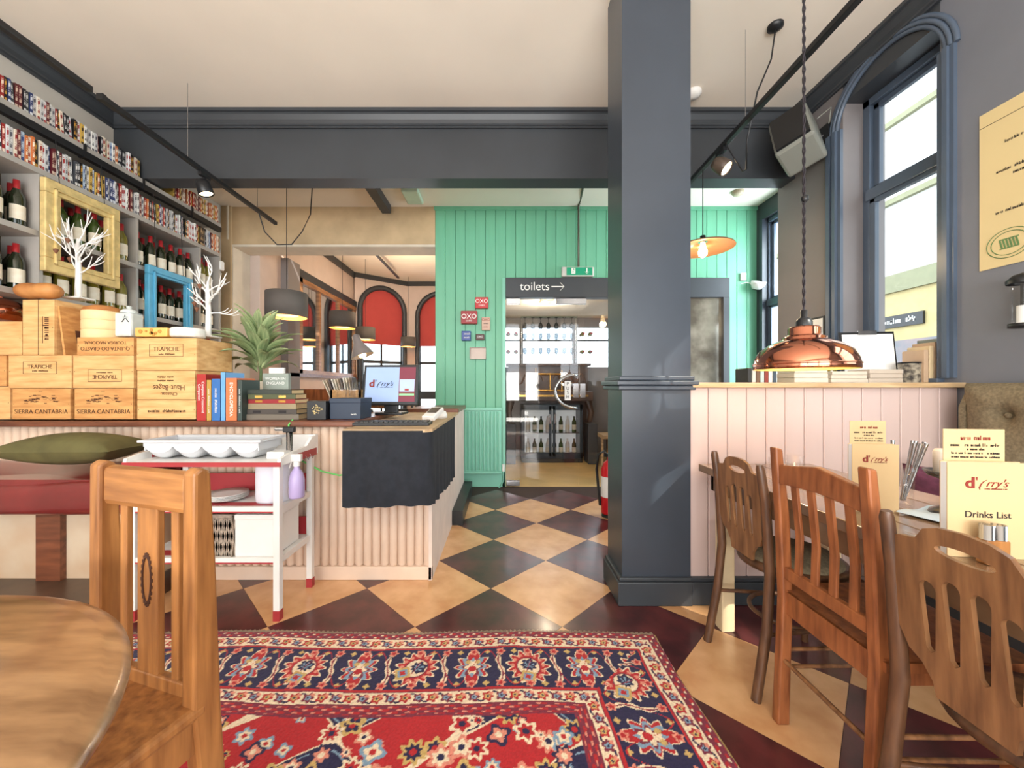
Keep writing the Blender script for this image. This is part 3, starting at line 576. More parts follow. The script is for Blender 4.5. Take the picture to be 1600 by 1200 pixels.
t = book('pale book titled WOMEN IN ENGLAND standing behind the stack', (-1.5, 2.54, .951), .17, .03, .29, mat('sage_cover', (150, 160, 150), .5)); text('WOMEN IN', .026, printw, t, (0, -.0025, .255)); text('ENGLAND', .026, printw, t, (0, -.0025, .225))
gb = T('gift_box', 'black box with gold flower print by the book stack', 'box', (-1.135, 2.34, .951)); O('body', box(-.058, 0, 0, .058, .1, .115), dark, gb, bev=.003)
fm = MB()
for k in range(40):
    a = R(0, 6.28); r = R(0, .035); fm.cb((r*math.cos(a)+.005, -.001, .065+r*.9*math.sin(a)), (R(.003, .012), .002, R(.002, .006)))
O('flower_print', fm, gold, gb)
nb = T('navy_box', 'navy blue box under the glass tumblers', 'box', (-.975, 2.38, .951)); O('body', box(-.095, 0, 0, .095, .2, .115), mat('navy_card', (34, 50, 72), .5), nb, bev=.003); O('lid', box(-.098, -.003, .1, .098, .203, .13), MC['navy_card'], nb, bev=.003); scrib(.04, .016, printw, nb, (.05, -.001, .03))
tumb = MB().lathe([(.0001, 0), (.03, 0), (.033, .1), (.031, .1), (.028, .006), (.0001, .006)], seg=18).mesh('tumbler')
for k, (x, y) in enumerate([(-1.02, 2.44), (-.94, 2.43), (-1.0, 2.53)]): tag(O('glass_tumbler', tumb, clear, None, (x, y, 1.0815)), 'clear glass tumbler standing on the navy box', 'glass', 'tumblers on the navy box')
# plant
pt = T('potted_plant', 'leafy green plant in a pale pot on the counter', 'plant', (-1.72, 2.72, .951))
O('pot', MB().lathe([(.0001, 0), (.07, 0), (.09, .24), (.08, .24), (.07, .02), (.0001, .02)], seg=20), jambp, pt)
def leaf(u, v):
    w = .036*math.sin(PI*min(1, u*1.02+.02))**.8; s = (v-.5)*2
    return (s*w, u*.30*(1-.12*u*u), .10*u-.17*u*u+abs(s)*.010)
lm = MB().surf(leaf, 10, 4).mesh('leaf'); lg = mat('striped_leaf', (70, 104, 58), .4, col2=(176, 190, 140), scale=16, stretch=(3, .4, 1), contrast=(.3, .75))
for k in range(52):
    a = k*2.4; e = R(.35, 1.45); L = R(.75, 1.15)
    O('leaf', lm, lg, pt, (.03*math.cos(a+1.57), .03*math.sin(a+1.57), .26+.34*(e/1.45)*R(.4, 1)), (e, R(-.3, .3), a), (L, L, L))
O('stem', MB().tube([(0, 0, .02), (.01, 0, .3), (0, .01, .6)], [.012, .01, .005], 6), mat('stem_green', (84, 104, 60), .6), pt)
cg = T('menu_card', 'small upright menu card before the plant pot', 'card', (-1.53, 2.6, .951)); O('card', box(-.05, 0, 0, .05, .02, .33), white, cg); text("d'Arry's", .02, printb, cg, (0, -.001, .18))
cn = T('candle_holder', 'white candle in black holder beside the plant', 'candle', (-1.78, 2.52, .951)); O('holder', MB().cyl(.035, 0, .2, seg=14), dark, cn); O('candle', MB().cyl(.032, .2, .27, seg=14), whitep, cn)
# wicker basket of records + angled lamp behind the till
wk = T('wicker_basket', 'wicker basket holding record sleeves behind the glasses', 'basket', (-1.15, 2.86, .951)); wick = mat('wicker', (196, 150, 96), .7, var=.4, scale=60, bump=.4)
O('body', MB().box(-.11, -.05, 0, .11, -.035, .18).box(-.11, .065, 0, .11, .08, .18).box(-.11, -.05, 0, -.095, .08, .18).box(.095, -.05, 0, .11, .08, .18).box(-.11, -.05, 0, .11, .08, .01), wick, wk)
for k in range(11): tag(O('record_sleeve', MB().box(-.0025, -.03, 0, .0025, .05, .26), mat('sleeve_%d' % (k % 4), [(220, 210, 190), (190, 170, 150), (90, 80, 80), (230, 226, 216)][k % 4], .6), None, (-1.22+.014*k, 2.86, .963), (0, -.42+.03*k, 0)), 'thin card sleeve leaning in the wicker basket', 'sleeve', 'sleeves in the basket')
dl = T('desk_lamp', 'grey angled desk lamp shining behind the till', 'lamp', (-1.12, 3.08, 0)); warm = emis('warm_bulb', (255, 214, 150), 8)
lp = P(566, 545, 3.08)
O('base', MB().cyl(.08, .951, .97, seg=18), dark, dl); O('arm', MB().tube([(0, 0, .97), (.0, 0, 1.35), (-.02, 0, 1.53)], .009, 6), dark, dl)
LM = Matrix.Translation((.0, 0, 1.40)) @ Matrix.Rotation(-.35, 4, 'Y')
O('shade', MB().lathe([(.092, 0), (.07, .05), (.035, .11), (.03, .17), (.0001, .19)], seg=20, M=LM), mat('lamp_grey', (120, 112, 110), .4), dl); O('bulb', MB().lathe([(.0001, -.02), (.03, 0), (.03, .03), (.0001, .05)], seg=12, M=LM), warm, dl)
# ================================================================== TROLLEY
tr = T('trolley', 'white slatted side table on legs with red trim before the counter', 'side table', (-1.465, 2.06, 0)); hw, hd = .355, .16
for sx in (-1, 1):
    for sy in (-1, 1):
        lg_ = O('leg', box(sx*hw-.016, sy*hd-.016, .05, sx*hw+.016, sy*hd+.016, .77), whitep, tr, bev=.002); O('red_foot', box(sx*hw-.0165, sy*hd-.0165, 0, sx*hw+.0165, sy*hd+.0165, .05), redp, lg_)
O('top', box(-hw-.03, -hd-.03, .765, hw+.03, hd+.03, .783), whitep, tr); O('top_edge', box(-hw-.031, -hd-.034, .762, hw+.031, -hd-.03, .784), redp, tr)
side = [(-hd-.03, .783), (-hd-.025, .80), (-hd+.05, .815), (hd-.1, .825), (hd-.04, .865), (hd+.03, .875), (hd+.03, .783)]
for s in (-1, 1):
    x = s*(hw+.022); sb = O('side_board', MB().prism(side, lambda u, v, a: (a, u, v), x-.008, x+.008), whitep, tr); 
    O('red_panel', box(x-.01, -.05, .76, x+.01, hd+.01, .80), redp, sb)
O('back_board', box(-hw-.02, hd+.014, .783, hw+.02, hd+.03, .875), whitep, tr)
for z in (.535, .285):
    s = O('shelf', box(-hw, -hd, z, hw, hd, z+.015), whitep, tr); O('red_edge', box(-hw+.016, -hd-.014, z-.004, hw-.016, -hd-.008, z+.003), redp, s); O('shelf_rail', box(-hw+.016, -hd-.012, z, hw-.016, -hd, z+.025), whitep, s)
    O('red_back', box(-hw, hd-.006, z+.02, hw, hd, z+.12), redp, s); O('red_inlay', box(-hw+.05, -hd+.04, z+.0155, hw-.03, -hd+.1, z+.0165), redp, s)
    for sx in (-1, 1): O('side_rail', box(sx*hw-.008, -hd, z-.012, sx*hw+.008, hd, z+.02), whitep, s)
for k in range(4): O('hook', MB().tube([(hw+.032, -.06+.05*k, .775), (hw+.05, -.06+.05*k, .755), (hw+.055, -.06+.05*k, .77)], .002, 5), steel, tr)
tray = T('cutlery_tray', 'grey plastic cutlery tray with four scooped bays on the trolley', 'tray', (-1.52, 2.04, .784))
tw, td = .29, .10
O('rim', MB().box(-tw-.02, -td-.02, .088, tw+.02, -td, .1).box(-tw-.02, td, .088, tw+.02, td+.02, .1).box(-tw-.02, -td, .088, -tw, td, .1).box(tw, -td, .088, tw+.02, td, .1), greyt, tray, bev=.003)
O('walls', MB().box(-tw, -td-.005, .066, tw, -td-.001, .09).box(-tw, td-.006, .045, tw, td, .09).box(-tw, -td, .045, -tw+.006, td, .09).box(tw-.006, -td, .045, tw, td, .09), greyt, tray)
for k in range(4):
    x = -tw+.0725+k*.145
    def bay(u, v):
        a = PI+PI*u; e = min(1, v*5, (1-v)*5); r = .0705*(.55+.45*math.sqrt(1-(1-e)**2)); return (x+.0705*math.cos(a), -td+.005+(2*td-.01)*v, .072+r*math.sin(a))
    O('bay', MB().surf(bay, 16, 16), greyt, tray)
    O('bay_front', MB().prism([(.0705*math.cos(PI+PI*q/12), .072+.0388*math.sin(PI+PI*q/12)) for q in range(13)], lambda u, v, a: (x+u, a, v), -td, -td+.004), greyt, tray)
tc = T('chrome_torch', 'upright chrome tool with dark head and nozzle on the trolley', 'kitchen tool', (-1.165, 2.1, .784)); O('body', MB().cyl(.016, 0, .12, seg=14), steel, tc); O('head', MB().box(-.03, -.015, .12, .03, .015, .15), dark, tc, bev=.005); O('nozzle', MB().tube([(-.03, 0, .138), (-.075, 0, .138)], .012, 10), steel, tc)
solo('white_block', box(-.045, -.03, 0, .045, .03, .035), whitep, 'small white block on the trolley top beside the chrome tool', 'block', (-1.16, 1.99, .784), bev=.003)
sp = T('spray_bottle', 'clear spray bottle of lilac liquid hung on the trolley side', 'spray bottle', (-1.055, 1.97, .585)); O('bottle', MB().lathe([(.0001, 0), (.036, 0), (.038, .01), (.038, .09), (.03, .125), (.014, .15), (.014, .165)], seg=18), lilac, sp); O('spray_head', MB().cyl(.017, .16, .185, seg=12).box(-.04, -.012, .185, .025, .012, .222).box(-.046, -.006, .205, -.036, .006, .215), whitep, sp, bev=.004); O('trigger', MB().bar((-.022, 0, .19), (-.036, 0, .15), .012, .006), whitep, sp)
pr = T('paper_roll', 'large white paper towel roll on the trolley middle shelf', 'paper roll', (-1.215, 2.05, .5515)); O('roll', MB().lathe([(.03, 0), (.085, 0), (.088, .01), (.088, .19), (.085, .2), (.03, .2)], seg=28), mat('roll_paper', (226, 226, 236), .9, var=.06, scale=12, bump=.2), pr); O('core', MB().lathe([(.03, 0), (.03, .2)], seg=16), ply, pr)
plate = MB().lathe([(.0001, .004), (.06, .003), (.1, .014), (.101, .017), (.06, .008), (.0001, .007)], seg=28).mesh('plate')
for k in range(4): tag(O('plate', plate, whitep, None, (-1.47, 2.05, .5515+.007*k)), 'white plate in the stack on the trolley middle shelf', 'plate', 'plates on the trolley')
bk = T('woven_basket', 'grey woven basket on the trolley bottom shelf', 'basket', (-1.48, 2.04, .3015)); gw = mat('grey_wicker', (176, 160, 144), .8, var=.4, scale=40)
O('liner', box(-.125, -.105, 0, .125, .105, .17), mat('basket_dark', (84, 74, 66), .9), bk); wm = MB()
for s, n in ((0, 12), (1, 10)):
    for k in range(n):
        for d in (-1, 1):
            if s == 0:
                x = -.12+.24*k/(n-1)
                for y in (-.108, .108): wm.bar((x-.02*d, y, 0), (x+.02*d, y, .2), .012, .004, (0, 1, 0))
            else:
                y = -.1+.2*k/(n-1)
                for x in (-.128, .128): wm.bar((x, y-.02*d, 0), (x, y+.02*d, .2), .004, .012, (0, 1, 0))
O('weave', wm, gw, bk); O('rim', MB().box(-.135, -.115, .19, .135, -.1, .21).box(-.135, .1, .19, .135, .115, .21).box(-.135, -.115, .19, -.12, .115, .21).box(.12, -.115, .19, .135, .115, .21), gw, bk, bev=.004)
wbx = T('white_carton', 'plain white carton beside the woven basket', 'box', (-1.235, 2.04, .3015)); O('carton', box(-.095, -.13, 0, .095, .11, .195), whitep, wbx, bev=.002); O('lid', box(-.097, -.132, .19, .097, .112, .215), whitep, wbx, bev=.002)
# ================================================================== BENCH
bn = T('leather_bench', 'oxblood leather bench on worn boxed base against the counter', 'bench', (-2.55, 2.1, 0))
def cush(u, v):
    a = u*2*PI; c, s = math.cos(a), math.sin(a); e = .35
    y = math.copysign(abs(c)**e, c)*.175; zz = math.copysign(abs(s)**e, s)*.1
    return ((v-.5)*1.34, y-.005, .595+zz+.012*math.sin(v*9)*(zz > 0)+.03*(y/.175)*(zz > 0))
O('cushion', MB().surf(cush, 40, 30), leather, bn); O('cushion_end', box(-.665, -.15, .51, .665, .15, .68), leather, bn)
O('base', box(-.665, -.03, .12, .66, .16, .495), mat('worn_cream_panel', (206, 190, 166), .6, col2=(176, 130, 90), scale=2, contrast=(.25, .6)), bn); O('post', box(.07, -.06, .12, .2, -.03, .495), walnut, bn); O('platform', box(-.675, -.27, 0, .67, .165, .12), wood('dark_platform', (84, 62, 46), (48, 36, 28), 5), bn)
def pil(sx, sy, sz):
    def f(u, v):
        x, y = u*2-1, v*2-1; return None
    mb = MB()
    for s in (1, -1):
        mb.surf(lambda u, v: ((u*2-1)*sx*(1-.10*(1-(2*v-1)**2)), (v*2-1)*sy*(1-.10*(1-(2*u-1)**2)), s*sz*max(0, (1-(2*u-1)**2)*(1-(2*v-1)**2))**.42), 18, 18)
    return mb
solo('cushion', pil(.30, .15, .085), olive, 'olive velvet cushion lying on the oxblood leather bench', 'cushion', (-2.31, 2.08, .82), .05)
solo('black_bag', box(-.055, -.06, 0, .055, .06, .1), dark, 'small black bag on the bench end behind the trolley', 'bag', (-1.945, 2.2, .735), bev=.02)
# ================================================================== RUG
def make_rug():
    x0, x1, yA, yB = -1.80, .71, -.4, 1.79
    xs = np.arange(x0, x1+.0001, .004); ys = np.concatenate([np.arange(yA, 1.0, .012), np.arange(1.0, yB+.0001, .0036)])
    Xg, Yg = np.meshgrid(xs, ys)
    rng = np.random.RandomState(5)
    wob = .006*np.sin(Xg*17+np.sin(Yg*9)*2)+.004*np.sin(Yg*23+Xg*11)
    dx = np.minimum(Xg-x0, x1-Xg); dy = np.minimum(Yg-yA, yB-Yg); side = dx < dy
    d = np.minimum(dx, dy)+wob*.4; s = np.where(side, Yg, Xg)
    red, navy, crm, plum, blu, tan, pnk = [np.array(lin(c)[:3]) for c in ((182, 38, 42), (42, 36, 70), (236, 214, 182), (124, 44, 62), (130, 158, 180), (204, 170, 104), (222, 140, 118))]
    C = np.zeros(Xg.shape+(3,)); C[:] = red
    def put(mask, col): C[mask] = col
    def flower(u, v, r, n, ph=0):
        th = np.arctan2(v, u); rad = np.hypot(u, v); return rad < r*(1+.22*np.cos(n*th+ph))
    # field: red with navy scrolled medallions
    fx = (Xg+.55); fy = (Yg-.9)
    med = (np.abs(fx)/1.0+np.abs(fy-.0)/.62+.05*np.sin(14*fx)+.05*np.sin(17*fy)) ; put((np.sin(fx*7.5+1.5*np.sin(fy*9))*np.sin(fy*8.5+1.2*np.sin(fx*8)) > .02), navy)
    edge = np.abs(np.sin(fx*7.5+1.5*np.sin(fy*9))*np.sin(fy*8.5+1.2*np.sin(fx*8))-.02) < .03; put(edge, crm)
    edge2 = np.abs(np.sin(fx*7.5+1.5*np.sin(fy*9))*np.sin(fy*8.5+1.2*np.sin(fx*8))-.22) < .03; put(edge2, blu)
    for k in range(420):
        cx, cy = rng.uniform(x0+.45, x1-.45), rng.uniform(yA+.45, yB-.45); r = rng.uniform(.014, .04); n = rng.randint(4, 9); ph = rng.uniform(0, 6)
        u, v = Xg-cx, Yg-cy; near = (np.abs(u) < .07) & (np.abs(v) < .07)
        c1, c2, c3 = [(crm, red, navy), (blu, crm, red), (navy, pnk, crm), (tan, navy, red), (pnk, crm, navy)][rng.randint(5)]
        put(near & flower(u, v, r, n, ph), c1); put(near & flower(u, v, r*.66, n, ph), c2); put(near & (np.hypot(u, v) < r*.3), c3)
    b = d
    put(b < .46, plum)
    put((b < .452) & (b > .41) & (np.sin(s*95)*np.sin(b*260) > .2), red); put((b < .452) & (b > .41) & (np.sin(s*95+1.6)*np.sin(b*260) > .62), pnk)
    for lo, hi in ((.045, .113), (.348, .41)):
        band = (b > lo) & (b < hi); put(band, crm); mid = (lo+hi)/2; w = hi-lo
        vine = np.abs(b-mid-.30*w*np.sin(s*62)) < .0042; put(band & vine, navy)
        p = .1013; q = (s/p) % 1.0-.5
        for off, col, c2 in ((0, red, tan), (.5, plum, blu)):
            qq = ((s/p+off) % 1.0-.5)*p; vv = b-mid; f = flower(qq, vv, .019, 5); put(band & f, col); put(band & flower(qq, vv, .010, 5), c2); put(band & (np.hypot(qq, vv) < .0045), navy)
        qq = ((s/p*2+.25) % 1.0-.5)*p/2; put(band & (np.hypot(qq*.8, (b-mid)+.2*w) < .007), pnk)
        put((np.abs(b-lo) < .004) | (np.abs(b-hi) < .004), plum)
    nb_ = (b > .117) & (b < .344); put(nb_, navy); mid = .2305; p = .456
    for off, typ in ((0, 0), (.5, 1)):
        u = ((s/p+off+.25) % 1.0-.5)*p; v = b-mid
        k = np.floor(s/p+off+.25); flip = np.where(k % 2 == 0, 1, -1); uu = u*np.cos(.5*flip)-v*np.sin(.5*flip); vv = u*np.sin(.5*flip)+v*np.cos(.5*flip)
        th = np.arctan2(vv, uu); rad = np.hypot(uu*1.1, vv)
        near = nb_ & (np.abs(u) < .108)
        if typ == 0:
            fl_ = .082*(1+.16*np.cos(13*th)); put(near & (rad < fl_), red); put(near & (np.abs(rad-fl_) < .005), crm); put(near & (np.abs(rad-.066) < .007) & (np.cos(13*th+1.5) > 0), pnk)
            put(near & (rad < .052), plum); put(near & (rad < .047), crm); put(near & (np.hypot(uu-.008, vv+.008) < .030*(1+.15*np.cos(8*th))), navy); put(near & (np.hypot(uu-.008, vv+.008) < .02) & (np.cos(8*th) > .2), blu)
            sq = (np.abs(uu+.03)+np.abs(vv-.045) < .040); put(near & sq, tan); put(near & (np.abs(uu+.03)+np.abs(vv-.045) < .026), blu); put(near & (np.abs(uu+.03)+np.abs(vv-.045) < .014), red)
        else:
            ua = np.abs(u); th2 = np.arctan2(v, ua); r2 = np.hypot(ua*1.25, v); f2 = .078*(1+.2*np.cos(9*th2))
            put(near & (r2 < f2), crm); put(near & (r2 < f2-.008), red); put(near & (r2 < .058*(1+.25*np.cos(7*th2))), blu); put(near & (r2 < .042*(1+.3*np.cos(6*th2))), plum); put(near & (r2 < .032*(1+.3*np.cos(5*th2))), crm); put(near & (np.hypot(ua, v-.01) < .016), red); put(near & (np.hypot(ua-.02, v+.03) < .011), tan)
    p = .228; u = ((s/p+.5) % 1-.5)*p; v = b-mid
    u = np.where(np.abs(u) < .114, u, 9)
    bar_ = nb_ & (np.abs(u-.010*np.sin(v*38)) < .009+.003*np.sin(v*120)) & (np.abs(v) < .085); put(bar_, crm); put(bar_ & (np.abs(u-.010*np.sin(v*38)) < .003), plum)
    for vo in (-.088, .088):
        uq = ((s/p*2+.5) % 1-.5)*p/2; f = flower(uq, v-vo, .017, 5); put(nb_ & f, pnk); put(nb_ & flower(uq, v-vo, .009, 5), red)
        uq = ((s/p*2) % 1-.5)*p/2; put(nb_ & flower(uq, v-vo, .011, 4), tan)
    put(nb_ & (np.abs(v-.096*np.sin(s*2*PI/p*1.0)) < .003), red)
    put((b > .338) & (b < .348), red); put((b > .112) & (b < .120), red)
    ob = b < .045; put(ob, plum); put(ob & (np.sin(s*120)*np.sin(b*210) > .35), red); put(ob & (np.sin(s*120+1.5)*np.sin(b*210) > .7), crm); put(b < .006, tan*.6)
    C *= (.80+.30*rng.rand(*Xg.shape))[..., None]
    ny, nx = Xg.shape
    Z = .010+.0016*rng.rand(ny, nx); Z[d < .008] = .003
    Yw = Yg+.010*np.sin(Xg*5+1)*((Yg-yA)/(yB-yA)); Xw = Xg+.008*np.sin(Yg*7)
    vs = np.stack([Xw, Yw, Z], -1).reshape(-1, 3)
    idx = np.arange(ny*nx).reshape(ny, nx); fs = np.stack([idx[:-1, :-1], idx[:-1, 1:], idx[1:, 1:], idx[1:, :-1]], -1).reshape(-1, 4)
    me = bpy.data.meshes.new('rug'); me.vertices.add(len(vs)); me.vertices.foreach_set('co', vs.ravel()); me.loops.add(fs.size); me.loops.foreach_set('vertex_index', fs.ravel().astype(np.int32)); me.polygons.add(len(fs)); me.polygons.foreach_set('loop_start', np.arange(0, fs.size, 4, dtype=np.int32)); me.update(calc_edges=True); me.validate()
    ca = me.color_attributes.new('pile', 'FLOAT_COLOR', 'POINT'); ca.data.foreach_set('color', np.concatenate([C, np.ones(C.shape[:2]+(1,))], -1).reshape(-1).astype(np.float32))
    m = bpy.data.materials.new('rug_pile'); m.use_nodes = True; nt = m.node_tree; at = nt.nodes.new('ShaderNodeVertexColor'); at.layer_name = 'pile'; bs = nt.nodes['Principled BSDF']
    nt.links.new(at.outputs[0], bs.inputs['Base Color']); bs.inputs['Roughness'].default_value = .95; bs.inputs['Specular IOR Level'].default_value = .1; bs.inputs['Sheen Weight'].default_value = .2
    t = T('persian_rug', 'red and navy patterned Persian rug with cream floral borders on the tiled floor', 'rug', (0, 0, .0005))
    O('pile', me, m, t); O('backing', box(x0+.004, yA+.004, 0, x1-.012, yB-.012, .003), plum_m, t)
    fr = MB()
    for k in range(420):
        x = x0+.01+k*(x1-x0-.02)/420; yy = yB+.010*math.sin(x*5+1); fr.box(x, yy-.004, .001, x+.0035, yy+.012+.004*math.sin(k*1.7), .005)
    o = O('fringe', fr, mat('fringe_wool', (170, 150, 130), .9), t); o['kind'] = 'stuff'
plum_m = mat('rug_backing', (110, 44, 54), .95)
make_rug()
# ================================================================== FURNITURE
rt = T('round_table', 'round wooden pedestal table with moulded edge at the lower left', 'table', (-.93, .2, .0125))
O('top', MB().lathe([(.0001, .715), (.49, .715), (.515, .722), (.53, .735), (.53, .742), (.518, .749), (.505, .751), (.50, .755), (.0001, .755)], seg=96), table_w, rt)
O('pedestal', MB().lathe([(.0001, .05), (.06, .05), (.07, .15), (.04, .25), (.05, .45), (.035, .6), (.08, .7), (.12, .715)], seg=24), honey, rt)
for k in range(3): O('foot', MB().tube([(0, 0, .14), (.16*math.cos(k*2.094+2.6), .16*math.sin(k*2.094+2.6), .1), (.3*math.cos(k*2.094+2.6), .3*math.sin(k*2.094+2.6), .022)], [.04, .032, .022], 8), honey, rt)
hc = T('honey_chair', 'honey coloured wooden chair with emblem splat tucked at the round table', 'chair', (-.805, .885, .0125), math.radians(163))
W2 = .155
for s in (-1, 1):
    prof = [(-.02, 0), (.03, 0), (.028, .42), (.018, .75), (.006, .955), (-.012, .965), (-.028, .955), (-.030, .45)]
    O('back_post', MB().prism(prof, lambda u, v, a: (a, -u-.06*max(0, .45-v)*1.0, v), s*W2-.019, s*W2+.019), honey, hc, bev=.006)
    O('leg', box(s*W2-.02, .33, 0, s*W2+.02, .37, .43), honey, hc, bev=.004)
    O('narrow_slat', box(s*.085-.012, -.004, .47, s*.085+.012, .01, .87), honey, hc, bev=.003)
O('top_rail', box(-W2+.012, -.014, .86, W2-.012, .022, .952), honey_h, hc, bev=.014)
O('lower_rail', box(-W2+.015, -.006, .44, W2-.015, .014, .49), honey, hc, bev=.004)
spl = O('center_splat', box(-.034, -.004, .48, .034, .012, .87), honey, hc, bev=.003)
ov = MB().tube([(.014*math.cos(a), .0128, .70+.052*math.sin(a)) for a in [2*PI*k/32 for k in range(33)]], .0022, 5)
for k in range(24): ov.cb((.0175*math.cos(k*PI/12), .0125, .70+.058*math.sin(k*PI/12)), (.004, .002, .007))
O('oval_emblem', ov, mat('branded_mark', (70, 36, 18), .7), spl)
O('seat', box(-.175, .0, .43, .175, .38, .46), honey, hc, bev=.01); [O('side_rail', box(s*W2-.012, .02, .36, s*W2+.012, .35, .43), honey, hc) for s in (-1, 1)]
dt = T('dining_table', 'long worn wooden dining table against the pink panelled wall', 'table', (1.31, 1.25, 0))
for k in range(4): O('plank', box(-.29+.145*k+.001, -.95, .715, -.29+.145*(k+1)-.001, .75, .752), dine_w, dt, bev=.003)
O('apron', MB().box(-.25, -.85, .63, -.23, .70, .715).box(.23, -.85, .63, .25, .70, .715).box(-.25, .68, .63, .25, .70, .715), dine_w, dt)
for sx in (-1, 1):
    for y in (-.85, .58): O('leg', box(sx*.25-.03, y-.03, 0, sx*.25+.03, y+.03, .715), mat('lit_table_leg', (226, 204, 164), .5), dt, bev=.004)  # leg colour made pale to stand for light falling on it
def bent_panel(w, z0, z1):
    h = z1-z0
    top = [(-w, h-.055), (-w*.86, h-.045), (-w*.62, h-.04), (-w*.5, h-.012), (-w*.3, h), (0, h+.004), (w*.3, h), (w*.5, h-.012), (w*.62, h-.04), (w*.86, h-.045), (w, h-.055)]
    rgt = [(w, h*.45), (w*.93, h*.30), (w*.80, h*.2), (w*.62, h*.16), (w*.48, h*.08), (w*.45, 0)]
    outer = top+rgt+[(-x, y) for x, y in rgt[::-1]]
    def ell(cx, cy, a, b, n=18): return [(cx+a*math.cos(2*PI*k/n), cy+b*math.sin(2*PI*k/n)) for k in range(n)]
    def slot(cx, y0, y1, wt, wb):
        return [(cx+wt*math.cos(a), y1+wt*math.sin(a)) for a in [PI*k/8 for k in range(9)]]+[(cx-wb, y0), (cx, y0-wb), (cx+wb, y0)]
    holes = [ell(0, h-.045, w*.36, .013)]
    for cx, y1 in ((-w*.48, h*.62), (-w*.17, h*.67), (w*.17, h*.67), (w*.48, h*.62)): holes.append(slot(cx, h*.27, y1, .017, .009))
    return flat(outer, holes, .005, 'back_panel')
def bentwood(lab, loc, rz, ztop, pad):
    t = T('bentwood_chair', lab, 'chair', loc, rz); w = .155
    O('back_panel', bent_panel(w-.004, .47, ztop-.01), oak_p, t, (0, .0, .47), (PI/2+.06, 0, 0), bev=.002)
    for s in (-1, 1):
        O('back_post', MB().tube([(s*(w+.012), -.055, 0), (s*(w+.006), -.012, .25), (s*w, .004, .45), (s*(w+.001), -.012, ztop-.15), (s*(w-.002), -.03, ztop-.025), (s*(w-.003), -.032, ztop-.008)], [.017, .018, .018, .016, .015, .011], 10), oak_d, t)
        O('leg', MB().tube([(s*.15, .36, .44), (s*.165, .385, 0)], [.018, .013], 10), oak_d, t)
    O('seat_ring', MB().lathe([(.15, .435), (.185, .43), (.19, .445), (.185, .462), (.15, .46), (.15, .435)], c=(0, .195, 0), seg=32), oak_d, t)
    O('seat', MB().lathe([(.0001, .44), (.16, .44), (.172, .462), (.15, .485 if pad else .466), (.0001, .495 if pad else .462)], c=(0, .195, 0), seg=32), tweed if pad else oak, t)
    O('hoop', MB().tube([(.135*math.cos(a), .195+.145*math.sin(a), .235) for a in [2*PI*k/28 for k in range(29)]], .009, 6), oak_d, t)
    [O('stretcher', MB().tube([(s*.16, -.02, .235), (s*.135, .195, .235)], .008, 6), oak_d, t) for s in (-1, 1)]
bentwood('bentwood chair with padded seat nearest the pink wall at the dining table', (.985, 1.575, 0), -PI/2, .87, True)
bentwood('bentwood chair with slotted back panel nearest the camera at the dining table', (.955, .775, 0), -PI/2-.03, .86, False)
sc_ = T('slat_chair', 'orange oak chair with four upright slats in the middle of the dining table', 'chair', (.965, 1.155, 0), -PI/2)
for s in (-1, 1):
    O('back_post', MB().prism([(-.03, 0), (.012, 0), (.024, .43), (.014, .7), (-.012, .94), (-.038, .945), (-.022, .7), (-.012, .43)], lambda u, v, a: (a, u, v), s*.165-.016, s*.165+.016), teak, sc_, bev=.006)
    O('leg', box(s*.17-.018, .33, 0, s*.17+.018, .366, .43), teak, sc_, bev=.004)
O('top_rail', MB().prism([(-.155, .82), (-.155, .885), (-.1, .893), (0, .91), (.1, .893), (.155, .885), (.155, .82), (.08, .828), (0, .832), (-.08, .828)], lambda u, v, a: (u, a-.014, v), -.012, .012), teak, sc_, bev=.004)
for k in range(4):
    x = -.099+.066*k; O('slat', MB().prism([(-.003, .53), (.007, .53), (.011, .66), (-.006, .83), (-.016, .83), (.001, .66)], lambda u, v, a: (a, u, v), x-.013, x+.013), teak, sc_, bev=.002)
O('lower_rail', box(-.155, -.008, .50, .155, .014, .54), teak, sc_, bev=.004)
O('seat', MB().surf(lambda u, v: ((u-.5)*.38*(1+.06*v), v*.38+.0, .462-.012*math.sin(PI*u)*math.sin(PI*v)), 12, 12).box(-.19, 0, .43, .19, .38, .455), teak, sc_)
O('seat_rail', MB().box(-.165, .02, .38, -.145, .35, .43).box(.145, .02, .38, .165, .35, .43).box(-.165, -.0, .38, .165, .015, .43), teak, sc_)
O('front_stretcher', MB().lathe([(.008, 0), (.012, .03), (.017, .1), (.018, .17), (.017, .24), (.012, .31), (.008, .34)], seg=10, M=Matrix.Translation((-.17, .348, .26)) @ Matrix.Rotation(PI/2, 4, 'Y')), teak, sc_)
for s in (-1, 1):
    for z in (.19, .25): O('side_stretcher', MB().tube([(s*.165, -.01, z), (s*.17, .345, z)], .007, 6), oak, sc_)
O('back_stretcher', MB().tube([(-.165, -.005, .22), (.165, -.005, .22)], .007, 6), oak, sc_)
